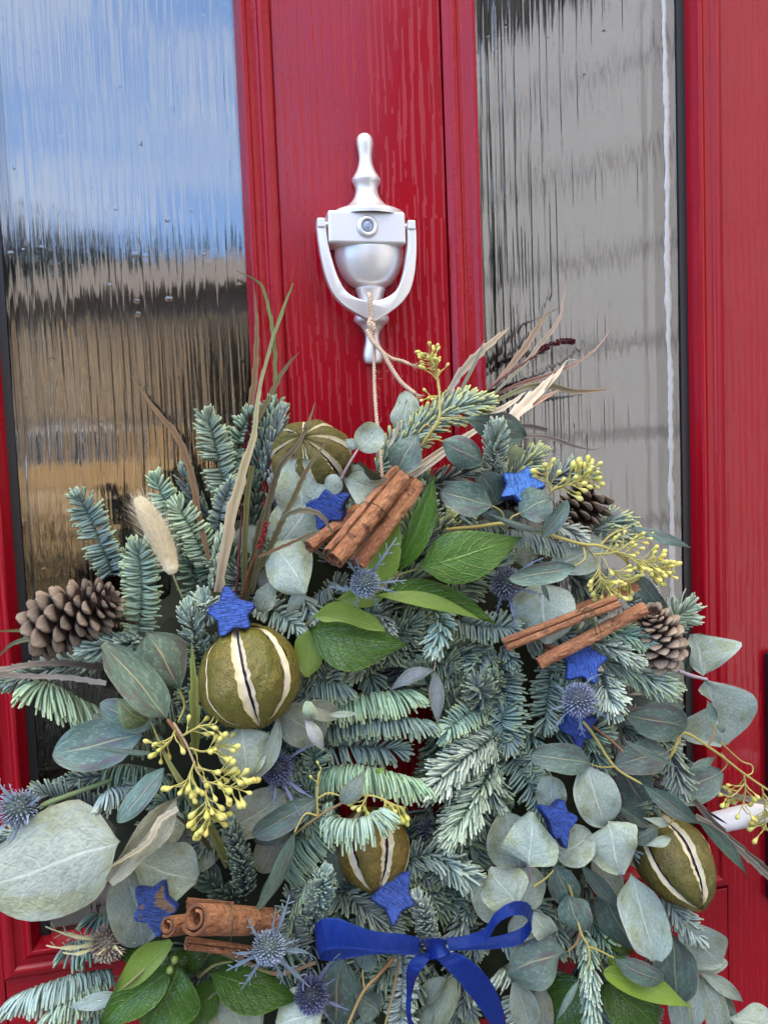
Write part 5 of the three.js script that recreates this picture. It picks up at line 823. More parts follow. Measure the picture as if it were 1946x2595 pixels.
eucSprig('lowest silver sprig fanned over the red bottom rail', [{ p: [[1752, 2452, 78], [1775, 2470, 78], [1830, 2560, 76], [1842, 2580, 76]], r: 7, c: PURP }], [
  ['s', 1712, 2330, 84, 1830, 2440, 80, 120, { tone: .98, prof: 'obov', cup: .1 }], ['b', 1700, 2362, 90, 1712, 2545, 92, 104, { prof: 'ell', tone: .78 }], ['s', 1736, 2462, 72, 1842, 2436, 72, 40, { tone: 1.02, prof: 'ell' }], ['s', 1776, 2464, 84, 1884, 2540, 80, 38, { prof: 'lance', tone: .85 }], ['s', 1776, 2474, 80, 1826, 2625, 82, 66, { prof: 'ell', tone: .85 }], ['s', 1770, 2470, 88, 1758, 2620, 90, 46, { prof: 'lance', tone: .95, fold: .5 }], ['s', 1842, 2580, 78, 1965, 2600, 74, 84, { prof: 'obov', tone: 1.1 }], ['s', 1712, 2510, 70, 1740, 2640, 72, 60, { tone: 1 }], ['s', 1822, 2490, 70, 1850, 2600, 72, 50, { tone: .75, tint: [1.05, 1, .9] }]]);
eucSprig('gum sprig with yellow forked stems below the right-hand stars', [{ p: [[1432, 2215, 92], [1452, 2280, 98], [1472, 2365, 104], [1490, 2400, 106], [1492, 2440, 106], [1472, 2480, 104]], r: 9, c: YEL }, { p: [[1488, 2398, 106], [1520, 2410, 104], [1556, 2428, 102]], r: 8, c: YEL }, { p: [[1470, 2364, 104], [1458, 2392, 100], [1438, 2412, 96]], r: 9, c: RED }], [
  ['b', 1440, 2268, 100, 1480, 2362, 102, 82, { prof: 'ell', tone: 1.1 }], ['b', 1405, 2192, 88, 1450, 2290, 90, 76, { prof: 'ell', tone: .95 }], ['b', 1440, 2412, 96, 1286, 2466, 92, 120, { prof: 'round', tone: .8, wl: [0, 8, 46, 62, 60, 42, 10], wr: [0, 40, 62, 66, 60, 40, 10] }], ['b', 1556, 2428, 102, 1682, 2486, 100, 54, { prof: 'ell', tone: .95 }], ['b', 1468, 2480, 104, 1408, 2590, 104, 17, { prof: 'lance', tone: 1.25 }]]);
eucSprig('stack of round silver leaves above the bow loop', [{ p: [[1338, 2190, 106], [1342, 2225, 104], [1330, 2255, 102]], r: 12, c: PURP }, { p: [[1350, 2247, 108], [1382, 2226, 106], [1402, 2205, 104]], r: 8, c: YEL }], [
  ['s', 1340, 2196, 110, 1346, 2058, 108, 142, { wl: [0, 66, 72, 62, 50, 34, 10], wr: [0, 62, 70, 68, 54, 36, 10], tone: 1.1, cup: .1 }], ['s', 1322, 2205, 90, 1284, 2058, 88, 124, { tone: .78 }], ['s', 1308, 2290, 112, 1240, 2202, 112, 118, { tone: 1.02, wl: [0, 46, 58, 62, 56, 40, 10], wr: [0, 56, 66, 62, 48, 30, 8] }], ['s', 1262, 2338, 96, 1196, 2236, 94, 70, { tone: .9, prof: 'ell' }], ['s', 1330, 2300, 94, 1345, 2195, 94, 92, { tone: .92 }], ['s', 1238, 2210, 68, 1218, 2058, 66, 88, { tone: .6, tint: [1.05, 1, .9], prof: 'ell' }], ['s', 1392, 2052, 88, 1394, 1966, 86, 76, { tone: .85 }]]);
leafThing('small silver leaf cupped by the bow loop', ['s', 1380, 2318, 84, 1290, 2372, 84, 66, { tone: .85 }]);
leafThing('small silver leaf just outside the bow loop', ['s', 1348, 2310, 92, 1388, 2370, 92, 60, { tone: 1.05, cup: .4 }]);
leafThing('silver leaf half behind the lowest right star', ['s', 1408, 2172, 98, 1500, 2112, 100, 96, { tone: .9 }]);
// the left side
eucSprig('group of blotched gum leaves in front of the open pine cone', [{ p: [[425, 1822, 104], [452, 1862, 104], [470, 1900, 102]], r: 11, c: RED }, { p: [[455, 1748, 96], [468, 1790, 96], [452, 1830, 98]], r: 9, c: YEL }], [
  ['b', 424, 1822, 106, 262, 1632, 122, 96, { prof: 'ell', tone: 1.45, tint: [1.05, 1, .88], cup: .12, wl: [0, 34, 48, 50, 46, 38, 10], wr: [0, 36, 48, 50, 46, 36, 12] }], ['b', 456, 1748, 98, 372, 1602, 106, 126, { prof: 'obov', tone: 1.05, tint: [1.1, 1, .85] }], ['b', 398, 1836, 88, 253, 1784, 92, 74, { prof: 'ell', tone: 1.25, tint: [.95, 1, 1.08] }], ['b', 372, 1830, 98, 296, 1768, 100, 66, { prof: 'ovate', tone: .95, tint: [1.2, 1.1, .6], fold: .4 }], ['b', 362, 1860, 90, 134, 1912, 86, 122, { prof: 'ell', tone: 1.1, tint: [.95, 1, 1.05], cup: .06 }], ['s', 282, 1826, 74, 220, 1822, 70, 34, { prof: 'ell', tone: .6, tint: [1.1, 1, .85] }], ['b', 408, 1912, 100, 230, 1898, 104, 14, { prof: 'lance', tone: 1 }]]);
leafThing('bluish gum leaf hanging over the huge silver leaf', ['b', 416, 1946, 110, 300, 2084, 114, 56, { prof: 'ell', tone: 1.25, tint: [.95, 1, 1.05], roll: 10 }]);
leafThing('huge pale silver leaf at the left edge above the red corner', ['s', 306, 2134, 114, -66, 2256, 98, 258, { wl: [0, 74, 112, 124, 128, 120, 100, 64, 10], wr: [0, 84, 134, 140, 134, 122, 100, 60, 10], tone: .92, cup: -.1, wave: .12, fold: -.08, roll: 0, bend: 0, tint: [1, .95, .93] }]);
leafThing('taupe folded leaf with a pale curled lip beside the huge silver leaf', ['s', 452, 2014, 108, 276, 2234, 122, 76, { tone: .5, tint: [1.2, 1, .85], fold: .7, wl: [0, 30, 44, 40, 30, 26, 14], wr: [0, 26, 36, 34, 26, 20, 12] }]);
leafThing('stone-grey folded leaf above the dark blue star', ['s', 330, 2176, 90, 500, 2230, 92, 150, { tone: .68, tint: [1.02, 1, .92], wl: [0, 40, 62, 70, 78, 62, 16], wr: [0, 26, 60, 84, 90, 50, 10] }]);
leafThing('grey leaf with a pale edge under the dark blue star', ['s', 318, 2200, 84, 362, 2396, 96, 140, { tone: .7, cup: .25 }]);
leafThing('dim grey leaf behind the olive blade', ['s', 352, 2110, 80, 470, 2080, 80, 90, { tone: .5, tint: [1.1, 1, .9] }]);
leafThing('shade-toned grey leaf deep under the olive blade', ['s', 455, 2170, 66, 560, 2120, 66, 110, { tone: .42 }]);
leafThing('shade-toned taupe leaf deep above the dark fir', ['s', 470, 2200, 60, 560, 2230, 60, 70, { tone: .35 }]);
leafThing('mint silver leaf directly below the large lime', ['s', 612, 1838, 104, 622, 1980, 108, 142, { tone: 1.12, cup: .15, wl: [0, 62, 60, 54, 46, 30, 8], wr: [0, 66, 68, 64, 50, 34, 10] }]);
leafThing('curved grey leaf sweeping from the large lime past the mint leaf', ['s', 705, 1812, 104, 612, 2000, 106, 42, { prof: 'lance', tone: .85, bend: -22, cup: .5 }]);
leafThing('dark grey leaf beside the large lime', ['s', 706, 1800, 88, 822, 1872, 86, 104, { tone: .42, tint: [1.05, 1, .95] }]);
leafThing('grey folded leaf tip pointing over the fir combs', ['s', 775, 1785, 100, 868, 1812, 96, 50, { tone: .5, tint: [1.1, 1, .9], prof: 'ovate', fold: .5 }]);
eucSprig('tiny lilac-veined shoot with one round and one long pale leaf', [{ p: [[772, 1826, 118], [780, 1812, 120], [786, 1796, 120]], r: 7, c: [[.35, .2, .28], [.4, .25, .3]] }], [
  ['s', 784, 1822, 118, 780, 1776, 120, 34, { tone: 1.1, tint: [1, 1.05, .85] }], ['s', 790, 1818, 118, 796, 1790, 118, 22, { tone: 1.15, tint: [1, 1.05, .8] }], ['s', 772, 1822, 118, 820, 1904, 116, 36, { prof: 'lance', tone: 1.15, tint: [1.1, .97, 1.1] }]]);
leafThing('small pale green leaf tip over the second fir comb', ['s', 834, 1812, 108, 912, 1808, 110, 18, { prof: 'lance', tone: 1.15 }]);
eucSprig('gum sprig with slim teal leaves beside the violet sea holly', [{ p: [[872, 2032, 116], [806, 2070, 112], [740, 2122, 106], [700, 2190, 100]], r: 9, c: BRN }, { p: [[806, 2068, 112], [804, 2010, 112], [812, 1952, 110]], r: 7, c: YEL }, { p: [[806, 2068, 112], [776, 2062, 112], [746, 2110, 112]], r: 7, c: YEL }, { p: [[804, 2024, 112], [832, 2010, 114], [866, 2018, 116]], r: 7, c: YEL }], [
  ['b', 806, 2022, 106, 640, 2118, 100, 66, { prof: 'ell', tone: .72 }], ['b', 746, 2108, 112, 636, 2324, 104, 42, { prof: 'lance', tone: .85, bend: -14, tint: [1.05, 1.05, .9] }], ['s', 868, 2036, 118, 922, 1952, 122, 50, { prof: 'ovate', tone: .72, roll: 15 }], ['b', 735, 2112, 84, 644, 2130, 84, 40, { prof: 'ell', tone: .6 }], ['b', 838, 2090, 88, 862, 2236, 90, 48, { prof: 'ell', tone: .6 }], ['b', 700, 2200, 90, 650, 2330, 88, 26, { prof: 'lance', tone: .6 }]], [[[[804, 1990, 112], [808, 1962, 112], [814, 1950, 110]], 2, 14, 15, 15]]);
leafThing('taupe leaf with worn patch below the violet sea holly', ['s', 575, 2105, 84, 722, 2010, 88, 104, { tone: .6, tint: [1.12, 1, .88], fold: .2 }]);
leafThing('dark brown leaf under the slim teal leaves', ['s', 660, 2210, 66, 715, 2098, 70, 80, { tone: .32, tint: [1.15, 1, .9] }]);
leafThing('dim silver leaf deep below the folded green leaf', ['s', 1080, 1662, 58, 1020, 1552, 54, 82, { tone: .42, tint: [1.05, 1, .88], prof: 'ovate' }]);
leafThing('olive silver leaf beside the small hanging fir fan', ['s', 1112, 1600, 62, 1186, 1650, 62, 70, { tone: .55, tint: [1.08, 1, .85] }]);
eucSprig('pair of violet-grey leaves on a pink stalk over the dark fir', [{ p: [[1106, 1640, 84], [1104, 1670, 90], [1100, 1700, 94]], r: 7, c: [[.3, .19, .15], [.34, .22, .18]] }], [
  ['s', 1099, 1698, 94, 984, 1754, 92, 36, { prof: 'lance', tone: .5, tint: [.95, .92, 1.2], bend: 12 }], ['s', 1103, 1700, 94, 1110, 1838, 92, 40, { prof: 'lance', tone: .48, tint: [1, .95, 1.15] }]]);
leafThing('olive leaf edge behind the frosty upright fir tip', ['s', 1278, 1142, 66, 1330, 1152, 60, 34, { tone: .6, tint: [1, 1.05, .75] }]);
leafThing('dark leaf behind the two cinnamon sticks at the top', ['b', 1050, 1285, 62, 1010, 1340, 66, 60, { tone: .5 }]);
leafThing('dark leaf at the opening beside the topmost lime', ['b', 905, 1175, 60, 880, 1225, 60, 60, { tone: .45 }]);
// the bottom
eucSprig('dark teal gum sprig with orange-brown stems left of the ribbon tails', [{ p: [[998, 2428, 92], [960, 2470, 98], [923, 2510, 102], [878, 2605, 104]], r: 12, c: RED }, { p: [[1010, 2430, 90], [1000, 2500, 98], [974, 2605, 102]], r: 10, c: BRN }], [
  ['b', 918, 2456, 98, 938, 2404, 94, 58, { prof: 'ovate', tone: .8, stalk: [[924, 2508, 102], [920, 2480, 100]] }], ['b', 852, 2590, 88, 868, 2420, 86, 128, { prof: 'ovate', tone: .6 }], ['b', 960, 2562, 96, 898, 2520, 96, 66, { prof: 'ovate', tone: .65 }], ['b', 922, 2575, 98, 930, 2640, 98, 56, { prof: 'ovate', tone: .8 }]]);
leafThing('olive-grey tongue of a leaf between the ribbon tails', ['s', 1152, 2476, 78, 1096, 2612, 82, 66, { prof: 'ell', tone: .55, tint: [1.02, 1, .85] }]);
leafThing('curled grey leaf beside the narrow ribbon tail', ['s', 1072, 2540, 76, 1130, 2478, 80, 44, { prof: 'ell', tone: .5, fold: .5 }]);
leafThing('dark grey leaf low between the ribbon tails', ['s', 1060, 2620, 74, 1092, 2545, 76, 44, { tone: .45 }]);
leafThing('folded silver-green leaf right of the broad ribbon tail', ['s', 1302, 2486, 92, 1344, 2612, 92, 70, { prof: 'ell', tone: .7, fold: .3 }]);
leafThing('taupe leaf at the lower edge beside the large frosty fir', ['s', 1372, 2490, 76, 1382, 2615, 78, 52, { prof: 'ell', tone: .5, tint: [1.15, 1, .9] }]);
leafThing('taupe silver leaf at the lower edge under the glossy leaf', ['s', 555, 2498, 96, 640, 2640, 96, 130, { tone: .78, tint: [1.05, 1, .88] }]);
leafThing('pale mint leaf at the lower edge beside the dark sea holly', ['s', 820, 2560, 104, 700, 2600, 102, 150, { tone: 1.12, wl: [0, 40, 60, 70, 60, 40, 10], wr: [0, 40, 60, 70, 60, 40, 10] }]);
leafThing('slim pale blue leaf lying over the hanging fir combs', ['s', 308, 2520, 96, 172, 2554, 92, 40, { prof: 'lance', tone: 1.15, tint: [.95, 1, 1.12] }]);
// bud clusters of the left side and the middle
eucSprig('large yellow bud cluster hanging before the mint leaf', [{ p: [[440, 1830, 108], [470, 1880, 114], [500, 1950, 120], [530, 2010, 122]], r: 8, c: [[.4, .28, .16], [.33, .26, .2]] }], [], [
  [[[445, 1850, 110], [430, 1880, 114], [410, 1900, 114]], 9, 40, 24, 21], [[[462, 1865, 114], [510, 1840, 116], [545, 1835, 116]], 9, 32, 24, 22], [[[480, 1895, 116], [520, 1905, 118], [570, 1885, 118]], 13, 40, 26, 23], [[[500, 1945, 120], [545, 1955, 122], [590, 1950, 122]], 13, 38, 26, 24], [[[495, 1930, 120], [480, 1965, 122], [470, 1990, 122]], 15, 44, 26, 25], [[[515, 1980, 122], [565, 1990, 124], [608, 2000, 124]], 14, 40, 28, 26], [[[522, 2000, 122], [525, 2045, 124], [535, 2075, 124]], 22, 46, 28, 27]]);
eucSprig('small yellow bud cluster hanging in front of the small lime', [{ p: [[900, 2016, 116], [950, 2018, 122], [1000, 2042, 124]], r: 7, c: YEL }], [], [[[[930, 2016, 120], [922, 2034, 122], [920, 2042, 122]], 6, 26, 22, 28, [1, 0, 1]], [[[960, 2020, 122], [1000, 2040, 124], [1022, 2046, 124]], 11, 32, 24, 29, [1, 0, 1]], [[[975, 2030, 124], [980, 2055, 126], [985, 2070, 126]], 5, 28, 24, 30, [1, 0, 1]]]);
leafThing('yellow bud scale glowing on the bright fir comb', ['l', 950, 1958, 118, 978, 1944, 118, 12, { prof: 'lance', tone: 1.1 }], 'leaf_bud', 'bud');
// ---------------------------------------------------------------- glossy salal leaves
function salal(label, stems, leaves) { const o = thing('salal_sprig', label, 'green leaves', P(leaves[0].slice(1, 4)), 'glossy green sprigs in the wreath'); for (const s of stems) part('stem', tube(s.map(P), .0012, .0008, [[.2, .16, .06], [.2, .22, .06]], 16, 7), stemMat, o); for (const l of leaves) addLeaf(l, o); }
salal('fan of five big glossy green leaves in the upper middle', [[[950, 1504, 98], [1000, 1462, 100], [1062, 1440, 104]], [[1000, 1460, 100], [1008, 1448, 102]]], [
  ['g', 1060, 1440, 108, 1322, 1362, 104, 128, { arch: 9, cup: -.22, fold: .18, wave: .12, tone: 1.25, wl: [0, 52, 66, 58, 40, 18, 2], wr: [0, 50, 66, 62, 46, 22, 2] }], ['g', 998, 1456, 96, 1098, 1204, 102, 74, { fold: .6, bend: 14, tone: 1, wl: [0, 12, 18, 20, 18, 12, 2], wr: [0, 30, 44, 46, 42, 26, 3] }], ['l', 1000, 1450, 98, 1096, 1208, 106, 14, { prof: 'lance', bend: 24, tone: .8 }],
  ['l', 938, 1486, 92, 1014, 1302, 102, 86, { fold: .15, wave: .15, tone: 1.05 }], ['g', 952, 1506, 98, 1258, 1580, 102, 96, { tone: 1.25, fold: .2, bend: -10, wl: [0, 40, 54, 50, 38, 20, 3], wr: [0, 8, 14, 12, 10, 6, 2] }], ['l', 952, 1508, 104, 1228, 1576, 110, 40, { prof: 'lance', bend: -16, tone: .85, roll: -20 }], ['l', 975, 1494, 92, 846, 1522, 90, 60, { tone: .75, fold: .2 }]]);
salal('folded lime leaf and dark leaf beside the large lime', [[[775, 1585, 92], [795, 1566, 96], [812, 1558, 98]]], [
  ['g', 782, 1594, 98, 1034, 1634, 104, 132, { tone: 1.0, fold: .22, cup: -.15, wl: [0, 36, 44, 40, 34, 20, 2], wr: [0, 62, 86, 84, 62, 28, 2] }], ['l', 790, 1562, 106, 976, 1598, 110, 66, { tone: .82, bend: -14, wave: .15, wl: [0, 34, 42, 34, 30, 22, 3], wr: [0, 14, 10, 12, 16, 12, 2] }], ['l', 790, 1592, 92, 778, 1716, 98, 66, { tone: .62, wl: [0, 10, 16, 30, 34, 24, 4], wr: [0, 30, 40, 38, 36, 26, 6] }]]);
salal('glossy leaves around two green buds at the lower left corner', [[[430, 2450, 100], [442, 2440, 102], [440, 2428, 102]], [[428, 2398, 112], [330, 2490, 112], [298, 2512, 106]]], [
  ['g', 402, 2436, 92, 212, 2410, 92, 96, { tone: .85, bend: 10, wl: [0, 26, 30, 24, 18, 10, 2], wr: [0, 40, 66, 62, 44, 22, 2] }], ['l', 296, 2510, 108, 434, 2386, 116, 78, { tone: .72, prof: 'ell', wl: [0, 20, 34, 44, 46, 36, 10], wr: [0, 18, 24, 24, 22, 18, 8] }], ['g', 428, 2464, 106, 246, 2610, 104, 96, { tone: 1.1, fold: .2, bend: 8 }], ['g', 456, 2446, 100, 366, 2640, 106, 172, { tone: 1.05, prof: 'ovate', cup: -.15, fold: .1 }], ['g', 424, 2420, 88, 480, 2470, 86, 66, { tone: .7 }]]);
salal('broad dark glossy leaf below the blue sea holly with two small ones', [[[502, 2478, 94], [545, 2446, 98], [592, 2436, 98]], [[560, 2415, 86], [640, 2450, 92], [690, 2468, 94]]], [
  ['g', 530, 2464, 98, 758, 2536, 98, 112, { tone: .95, fold: .12, cup: -.15, wl: [0, 26, 40, 44, 38, 22, 3], wr: [0, 50, 66, 66, 52, 24, 2] }], ['g', 548, 2488, 92, 470, 2620, 92, 76, { tone: 1.05 }], ['g', 470, 2450, 88, 530, 2412, 88, 54, { tone: .75 }], ['g', 520, 2450, 86, 610, 2420, 86, 50, { tone: .65 }]]);
salal('lime pointed leaf and dark leaves at the lower right', [[[1500, 2400, 80], [1520, 2440, 84], [1535, 2470, 88]]], [
  ['l', 1528, 2464, 98, 1758, 2557, 100, 64, { tone: 1.0, fold: .25, bend: -8 }], ['l', 1540, 2430, 88, 1650, 2488, 90, 40, { tone: .75 }], ['g', 1470, 2480, 84, 1396, 2630, 86, 116, { tone: .75 }], ['g', 1535, 2490, 84, 1676, 2620, 86, 122, { tone: .95, fold: .12 }], ['g', 1535, 2345, 80, 1600, 2420, 84, 56, { tone: .8, tint: [1.4, 1.1, .6] }]]);
{ const t = thing('leaf_buds', 'two round green buds among the glossy leaves at lower left', 'buds', at(440, 2445, 108)); for (const [x, y] of [[443, 2432], [431, 2458]]) part('bud', new THREE.SphereGeometry(.0025, 12, 10).scale(1, 1.15, 1).translate(...at(x, y, 112).toArray()), std({ color: lin(.25, .33, .08), roughness: .5 }), t); }

// ---------------------------------------------------------------- dried limes
lime('large dried lime with one wide white slit below the rough star', [632, 1714, 96], 126, [.22, -.96, .1], -.78, 7, [.085, .14, .025, .03, .03, .03, .045], rindMats[1], [1, 1.0], [.03, .22, .05, .3, .3, .3, .03]);
lime('topmost dried lime between the fir tips and the silver sprig', [792, 1163, 66], 102, [-.25, .55, .8], .5, 8, [.11, .09, .1, .05, .06, .09, .1, .12], rindMats[0], [1, .95]);
lime('small golden dried lime half under the curled fir comb', [944, 2152, 84], 92, [.08, -.98, .12], -.42, 6, [.17, .15, .04, .04, .04, .04], rindMats[2], [1, 1.05]);
lime('last dried lime, tilted, beside the white door handle', [1708, 2178, 82], 102, [.5, -.84, .12], -.5, 6, [.15, .1, .04, .03, .04, .13], rindMats[3], [.93, 1.16]);
wire([[712, 1110, 104], [740, 1095, 110], [768, 1086, 110], [790, 1084, 104]], scene.children[scene.children.length - 3]);
// ---------------------------------------------------------------- cinnamon
{
  const t = thing('cinnamon_bundle', 'wired bundle of three cinnamon sticks at the top middle', 'cinnamon sticks', at(940, 1300, 100), 'cinnamon bundles in the wreath');
  quill([845, 1417, 134], [1016, 1208, 98], 68, 1.7, 2.2, t, false); quill([905, 1432, 112], [1058, 1224, 94], 46, 1.5, .6, t, false); quill([784, 1388, 112], [912, 1290, 92], 36, 1.9, 1.2, t, false);
  wire([[905, 1300, 104], [922, 1272, 126], [955, 1280, 124], [985, 1310, 110]], t); wire([[985, 1310, 110], [1000, 1330, 100], [1010, 1322, 96]], t);
}
{
  const t = thing('cinnamon_bundle', 'wired cinnamon pair with a flat bark piece beside the round pine cone', 'cinnamon sticks', at(1480, 1600, 96), 'cinnamon bundles in the wreath');
  quill([1278, 1634, 96], [1566, 1522, 116], 34, 1.1, .35, t, true); quill([1364, 1682, 100], [1634, 1540, 112], 34, 1.6, .5, t, false); quill([1440, 1560, 86], [1612, 1490, 90], 48, .5, 1.2, t, false, 'bark_piece'); quill([1380, 1640, 90], [1420, 1660, 92], 34, 1, .5, t, true, 'bark_piece');
  for (const k of [0, 12]) wire([[1462 + k, 1552, 112], [1476 + k, 1540, 122], [1494 + k, 1552, 124], [1506 + k, 1590, 122], [1512 + k, 1612, 112]], t); wire([[1470, 1545, 120], [1482, 1560, 125], [1480, 1578, 125], [1492, 1558, 125]], t);
}
{
  const t = thing('cinnamon_bundle', 'wired bundle of thick cinnamon quills beside the dark blue star', 'cinnamon sticks', at(560, 2360, 100), 'cinnamon bundles in the wreath');
  quill([492, 2326, 150], [690, 2332, 84], 74, 1.7, -1.2, t, false); quill([474, 2390, 142], [690, 2418, 92], 27, 1.25, .15, t, true); quill([426, 2346, 134], [540, 2330, 92], 46, 1.6, -.6, t, false); quill([480, 2290, 108], [600, 2302, 98], 44, .6, -2.2, t, false, 'bark_piece');
  wire([[572, 2286, 118], [586, 2298, 138], [590, 2340, 146], [584, 2385, 140], [560, 2412, 122]], t);
}
// ---------------------------------------------------------------- stars
star('rough dark-sided blue star beside the top cinnamon bundle', 832, 1288, 104, [[822, 1242], [884, 1248], [868, 1312], [806, 1346], [772, 1284]], [.25, -.35], blueTones[0], .4);
star('bright blue star lying flat under the frosty fir tip', 1324, 1226, 96, [[1341, 1182], [1380, 1228], [1322, 1272], [1270, 1262], [1274, 1200]], [-.3, .12], blueTones[3], 1.3);
star('coarse-grained blue star touching the large lime', 588, 1548, 104, [[573, 1484], [646, 1536], [630, 1592], [562, 1612], [524, 1544]], [-.08, -.1], blueTones[1], 0);
star('smooth blue star below the wired cinnamon pair', 1478, 1672, 100, [[1475, 1612], [1536, 1664], [1510, 1728], [1436, 1722], [1418, 1650]], [-.1, .1], blueTones[1], 1.4);
star('shaded blue star half hidden by the sea holly below the smooth one', 1465, 1842, 84, [[1440, 1796], [1512, 1822], [1500, 1868], [1470, 1898], [1422, 1850]], [.3, .3], blueTones[2], .8);
star('tilted blue star above the stack of round silver leaves', 1415, 2082, 110, [[1428, 2030], [1468, 2072], [1436, 2144], [1404, 2120], [1364, 2048]], [.1, .45], blueTones[0], .4);
star('blue star on the fir just above the bow', 1002, 2272, 112, [[972, 2208], [1040, 2212], [1048, 2290], [996, 2336], [940, 2276]], [-.1, .05], blueTones[0], .7);
star('dark shade-toned blue star with bare knots left of the cinnamon quills', 385, 2298, 112, [[345, 2252], [416, 2242], [446, 2310], [402, 2370], [344, 2322]], [.2, -.2], blueTones[4], .3);
// ---------------------------------------------------------------- pine cones
const T1 = [[.66, .64, .62], [.52, .5, .48], [.84, .8, .76]], T2 = [[.95, .9, .82], [.7, .66, .6], [1.05, 1, .9]];
pineCone('large open pine cone at the far left of the wreath', [122, 1588, 84], [288, 1512, 100], 94, 74, [120, 50], T1, 3, { w: .62, thick: .55 });
pineCone('half hidden pine cone below the yellow buds near the right pane', [1500, 1260, 62], [1418, 1350, 66], 66, 56, [108, 52], T1, 5, { w: .62 });
pineCone('small round pine cone with pale-tipped rows beside the red stile', [1672, 1660, 84], [1650, 1552, 104], 74, 84, [104, 40], T2, 8, { w: .66 });
// ---------------------------------------------------------------- sea holly
const HB = [[.09, .12, .1], [.13, .175, .22], [.27, .33, .42], [.52, .57, .66]], HV = [[.03, .035, .045], [.055, .06, .11], [.1, .11, .2], [.22, .22, .36]], HD = [[.05, .06, .06], [.075, .095, .13], [.16, .19, .25], [.36, .39, .46]], HR = [[.13, .1, .07], [.2, .15, .1], [.34, .27, .2], [.5, .4, .32]];  // HD: darker set, shade put into the colour of the hidden heads
const BB = { br: [[.075, .11, .15], [.16, .22, .25]] };
seaHolly('pale blue sea holly at the foot of the top cinnamon bundle', [924, 1478, 118], 42, [.05, .1, 1], HB, [[1005, 1362, 124, 13], [866, 1404, 120, 11], [834, 1486, 112, 12, -8], [1030, 1470, 118, 12], [1010, 1502, 116, 10], [968, 1550, 108, 9], [980, 1494, 126, 10], [895, 1545, 112, 8], [868, 1500, 118, 8], [900, 1410, 124, 8]], BB);
seaHolly('dim sea holly tucked behind the slim pale gum leaf', [1284, 1478, 92], 46, [.15, -.1, 1], HD, [[1376, 1414, 96, 14, -6], [1380, 1506, 100, 14, 5], [1308, 1588, 100, 15], [1262, 1540, 92, 9], [1240, 1500, 88, 8], [1290, 1410, 92, 9], [1255, 1560, 88, 9]], { br: [[.07, .095, .14], [.15, .19, .25]] });
seaHolly('violet-blue sea holly overlapping the shaded star', [1466, 1774, 112], 48, [-.05, .1, 1], [[.07, .09, .1], [.11, .14, .22], [.24, .27, .4], [.46, .48, .62]], [[1540, 1820, 112, 14], [1482, 1868, 110, 13, 6], [1524, 1708, 116, 8, -14], [1392, 1800, 110, 10], [1398, 1860, 106, 9, 6], [1410, 1738, 110, 8], [1530, 1775, 114, 8]], BB);
seaHolly('deep violet sea holly between mint leaf and fir combs', [702, 1948, 94], 44, [.15, .1, 1], HV, [[800, 2024, 106, 16, 6], [762, 2068, 110, 15], [688, 2050, 104, 11, -5], [682, 2012, 98, 9], [800, 1884, 98, 12, -6], [740, 1996, 100, 9]], { br: [[.06, .07, .13], [.14, .17, .25]] });
seaHolly('pale blue sea holly lying sideways at the left edge', [52, 2048, 84], 50, [-.92, .08, .3], HB, [[-8, 1972, 92, 15, -8], [-16, 2010, 92, 15], [-20, 2128, 92, 15, 6], [14, 2156, 90, 13], [88, 1992, 88, 9, -10], [70, 2090, 100, 13], [100, 2020, 100, 14], [24, 1986, 88, 9, -6]], { br: [[.12, .17, .17], [.28, .34, .48]], stem: [[104, 2042, 84], [190, 2010, 82], [285, 1976, 78]], el: 1.25 });
seaHolly('blue sea holly with long spread bracts over the cinnamon quills', [682, 2402, 124], 46, [.02, .12, 1], HB, [[734, 2268, 124, 15, 4], [628, 2326, 122, 12, -6], [580, 2412, 118, 13, -6], [574, 2460, 116, 16], [612, 2508, 114, 14], [722, 2494, 118, 13], [786, 2502, 116, 18], [782, 2416, 122, 11], [802, 2430, 120, 9, -12], [760, 2380, 124, 9], [700, 2300, 124, 8]], BB);
seaHolly('dark violet sea holly low beside the ribbon loop', [790, 2522, 100], 48, [.05, -.05, 1], HV, [[862, 2416, 110, 13, -8], [884, 2560, 104, 13], [840, 2590, 102, 11], [786, 2460, 106, 9], [850, 2480, 104, 8], [735, 2560, 96, 9]], { br: [[.06, .07, .12], [.13, .16, .23]] });
seaHolly('dried brown sea holly with yellowed bracts above the red corner', [278, 2388, 94], 50, [.1, -.3, .9], HR, [[116, 2348, 92, 15, -6], [152, 2362, 96, 13, -5], [118, 2396, 98, 18, -10], [160, 2414, 100, 16, -12], [246, 2420, 112, 14, -6], [335, 2330, 98, 8], [300, 2310, 98, 8], [345, 2390, 98, 8], [310, 2418, 112, 12]], { br: [[.3, .28, .14], [.55, .5, .26]] });
seaHolly('shade-toned sea holly on a green stem below the gap', [1098, 2112, 60], 44, [-.8, .3, .2], HD.map((c) => c.map((x) => x * .9)), [[1076, 2140, 72, 17, 4], [1085, 2048, 66, 11], [1090, 2100, 74, 9], [1120, 2160, 70, 10]], { br: [[.06, .09, .04], [.16, .19, .09]], stem: [[1150, 2120, 72], [1190, 2135, 76], [1238, 2156, 80]] });
